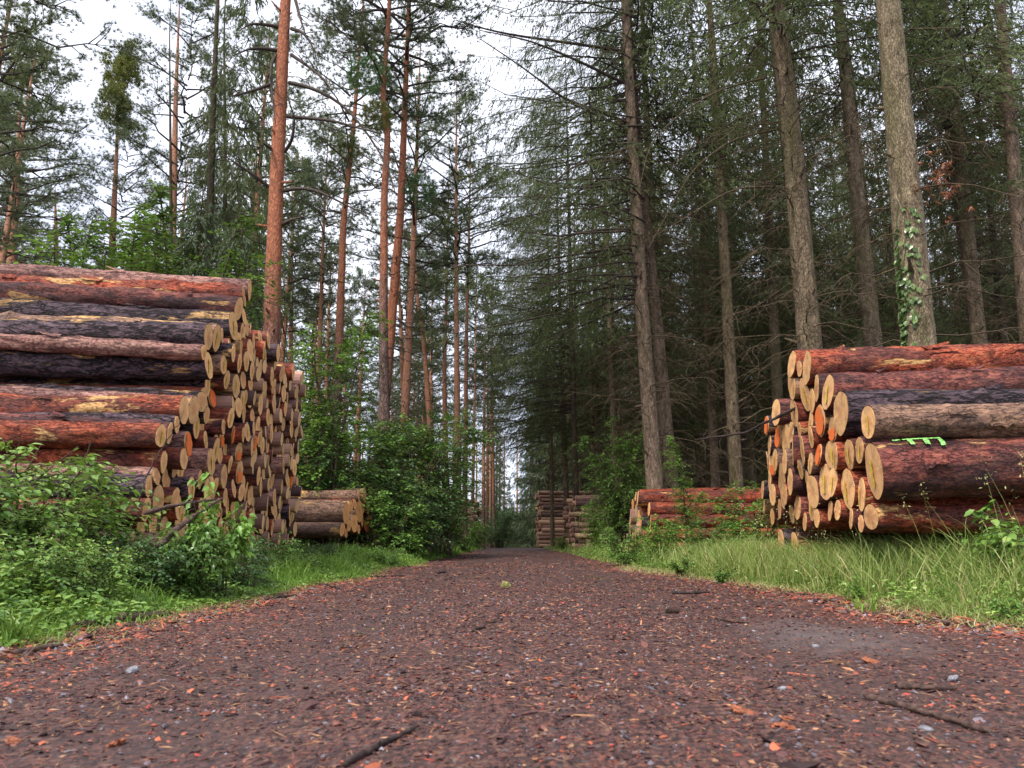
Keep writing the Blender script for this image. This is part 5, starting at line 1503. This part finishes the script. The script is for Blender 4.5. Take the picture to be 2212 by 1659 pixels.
# broken branches propped in the brambles and on the right pile
stick([(340, 1180), (400, 1128), (440, 1100), (482, 1075)], .022, STICK, 'thick broken branch slanting through the brambles', (4.9, 5.1, 5.25, 5.4), 'broken_branch', .015, 'branch')
stick([(310, 1110), (360, 1095), (420, 1085), (470, 1078)], .016, STICK, 'second broken branch meeting the thick one in the brambles', (5.0, 5.1, 5.25, 5.4), 'broken_branch', .015, 'branch')
stick([(300, 1085), (325, 1010), (360, 950), (395, 895)], .006, STICK_D, 'thin dark bramble cane before the sawn ends', (5.0, 5.1, 5.2, 5.3), 'broken_branch', .03, 'branch')
stick([(1722, 880), (1670, 905), (1610, 935), (1500, 950)], .022, STICK_D, 'dark broken branch jutting left from the pile in tall grass', (7.3, 7.6, 8.0, 8.8), 'broken_branch', .01, 'branch')
stick([(1760, 775), (1830, 765), (1920, 755), (2010, 752)], .02, STICK_D, 'dead branch lying on top of the pile in tall grass', (7.35, 7.3, 7.2, 7.1), 'broken_branch', .015, 'branch')

def cone(px, py, L, mat, label, rz, name='pine_cone'):
    p = ground_at(px, py); rg = np.random.default_rng(int(px)); bg = Bag()
    n = 110; u = (np.arange(n) + .5) / n; a = np.arange(n) * 2.39996
    prof = np.sin(PI * np.clip(u * .93 + .05, 0, 1)) ** .7 * L * .24
    C = np.stack([(u - .5) * L, np.cos(a) * prof * .6, np.sin(a) * prof * .6], -1)
    D = np.stack([np.full(n, .9), np.cos(a), np.sin(a)], -1)
    N = np.stack([np.full(n, -1.0), np.cos(a), np.sin(a)], -1)
    v, f, t = leaves(C, D, N, L * .2, L * .17, rg, 1); bg.add(v, f, t)
    v, f = tubes(np.stack([(u[::8] - .5) * L, 0 * u[::8], 0 * u[::8]], -1)[None], (prof[::8] * .7)[None], 8); bg.add(v, [f], .1)
    o = ob(name, bg.mesh(name, False), mat, None, (p[0], p[1], rest_z(p[0], p[1]) + L * .2), (0, .1, rz))
    return tag(o, label, 'pine cone')
CONE_M = plain('cone scales', (.03, .018, .016), (.10, .06, .05))
cone(1455, 1325, .085, CONE_M, 'dark pine cone on the right part of the road', 2.9)
cone(2045, 1352, .07, CONE_M, 'pine cone at the foot of the right verge', 1.2)
# yellow-green lichen tuft
def lichen(px, py, r, label):
    p = ground_at(px, py); rg = np.random.default_rng(4); bg = Bag()
    d = unit(rg.normal(size=(150, 3))); d[:, 2] = np.abs(d[:, 2])
    v, f, t = tufts(d * r * .55, d, 7, r * .55, r * .12, 1.0, rg); bg.add(v, f, t)
    tag(ob('lichen_tuft', bg.mesh('lichen_tuft', False), leafmat('pale lichen', [(0, (.22, .22, .07)), (1, (.50, .48, .22))], .7, .1), None, (p[0], p[1], rest_z(p[0], p[1]))), label, 'lichen')
lichen(1092, 1268, .05, 'round yellow-green lichen tuft in the middle of the road')

def lump(name, px, py, s, mat, label, cat, flat=.55, seed=0):
    p = ground_at(px, py); rg = np.random.default_rng(seed + int(px))
    import bmesh
    bm = bmesh.new(); bmesh.ops.create_icosphere(bm, subdivisions=3, radius=1)
    me = bpy.data.meshes.new(name)
    sx, sy = rg.uniform(.8, 1.3, 2)
    for v in bm.verts:
        c = v.co
        k1, k2 = (1.5, .75) if name == 'bark_flake' else (.5, .22)
        f = 1 + k1 * .6 * (float(vn(c.x * 1.6 + 9, c.y * 1.6 + 9, c.z * 1.3 + 9, int(px))) - .5) + k2 * (float(vn(c.x * 4 + 9, c.y * 4 + 9, c.z * 4 + 9, int(px))) - .5)
        v.co = (c.x * s * f * sx, c.y * s * f * sy, c.z * s * f * flat)
    bm.to_mesh(me); bm.free()
    return tag(ob(name, me, mat, None, (p[0], p[1], rest_z(p[0], p[1]) + s * flat * .45), (rg.normal() * .2, rg.normal() * .2, rg.random() * 6)), label, cat)
STONE = plain('grey gravel stone', (.11, .11, .13), (.25, .25, .28), 60, .7)
FLAKE = plain('orange bark flake', (.10, .035, .022), (.40, .135, .065), 90, .8)
for px, py, s, lab in ((285, 1452, .030, 'flat pale stone on the left half of the road'), (1762, 1398, .020, 'small pale stone below the bare dirt patch'), (1690, 1490, .016, 'grey pebble beside an orange flake on the right'), (2058, 1470, .024, 'grey stone near the right end of the grey stick'),
                       (2000, 1578, .018, 'pale stone beside the branched twig'), (1608, 1338, .022, 'stone by the curved bark strip'), (1750, 1300, .018, 'small stone at the right verge margin')):
    lump('stone', px, py, s * .75, STONE, lab, 'stone')
for px, py, s, lab in ((1880, 1432, .026, 'orange bark flake cluster below the dirt patch'), (1605, 1540, .020, 'red bark flake at lower right'), (1695, 1573, .018, 'orange bark flake below the red one'), (1385, 1432, .012, 'orange bark flake right of centre'), (250, 1610, .018, 'orange bark flake at the bottom left'), (30, 1606, .016, 'orange bark flake in the bottom left corner'),
                       (1185, 1468, .014, 'reddish bark flake at mid road'), (1700, 1555, .012, 'small orange flake near the lower right twig'), (715, 1530, .014, 'red bark flake left of centre')):
    lump('bark_flake', px, py, s, FLAKE, lab, 'bark flake', .34)

# ------------------------------------------------------------------ sky, sun, camera
w = bpy.data.worlds.new('World'); SC.world = w; w.use_nodes = True
nt = w.node_tree
bgn = nt.nodes['Background']
to_sun = Vector((-.42, -.62, .95)).normalized()
sky = nt.nodes.new('ShaderNodeTexSky'); sky.sky_type = 'NISHITA'; sky.sun_disc = False
sky.sun_elevation = math.asin(to_sun.z); sky.sun_rotation = math.atan2(to_sun.x, to_sun.y)
tc = nt.nodes.new('ShaderNodeTexCoord')
cn = noise(nt, tc.outputs['Generated'], 2.2, 5, .55)
cl = ramp(nt, cn, [(.34, (4.7, 5.0, 6.1)), (.66, (7.9, 8.05, 8.8))])
nt.links.new(mix(nt, .86, sky.outputs[0], cl), bgn.inputs['Color'])
bgn.inputs['Strength'].default_value = .082
sl = bpy.data.lights.new('sun', 'SUN'); sl.energy = 1.9; sl.angle = math.radians(14); sl.color = (1, .92, .80)
so_ = bpy.data.objects.new('sun', sl); COL.objects.link(so_)
so_.rotation_euler = (-to_sun).to_track_quat('-Z', 'Y').to_euler()
cd = bpy.data.cameras.new('camera'); cam = bpy.data.objects.new('camera', cd); COL.objects.link(cam)
cam.location = (0, 0, CAMZ); cam.rotation_euler = (PI / 2 + TH, 0, 0)
cd.sensor_width = 36; cd.lens = FPX / 1024 * 36; cd.clip_start = .05; cd.clip_end = 1500
cd.dof.use_dof = True; cd.dof.focus_distance = 7.5; cd.dof.aperture_fstop = 6.0
SC.camera = cam
SC.view_settings.view_transform = 'Standard'; SC.view_settings.look = 'None'
SC.view_settings.exposure = 1.45; SC.view_settings.gamma = 1
SC.cycles.max_bounces = 5; SC.cycles.diffuse_bounces = 3; SC.cycles.glossy_bounces = 2; SC.cycles.transmission_bounces = 3
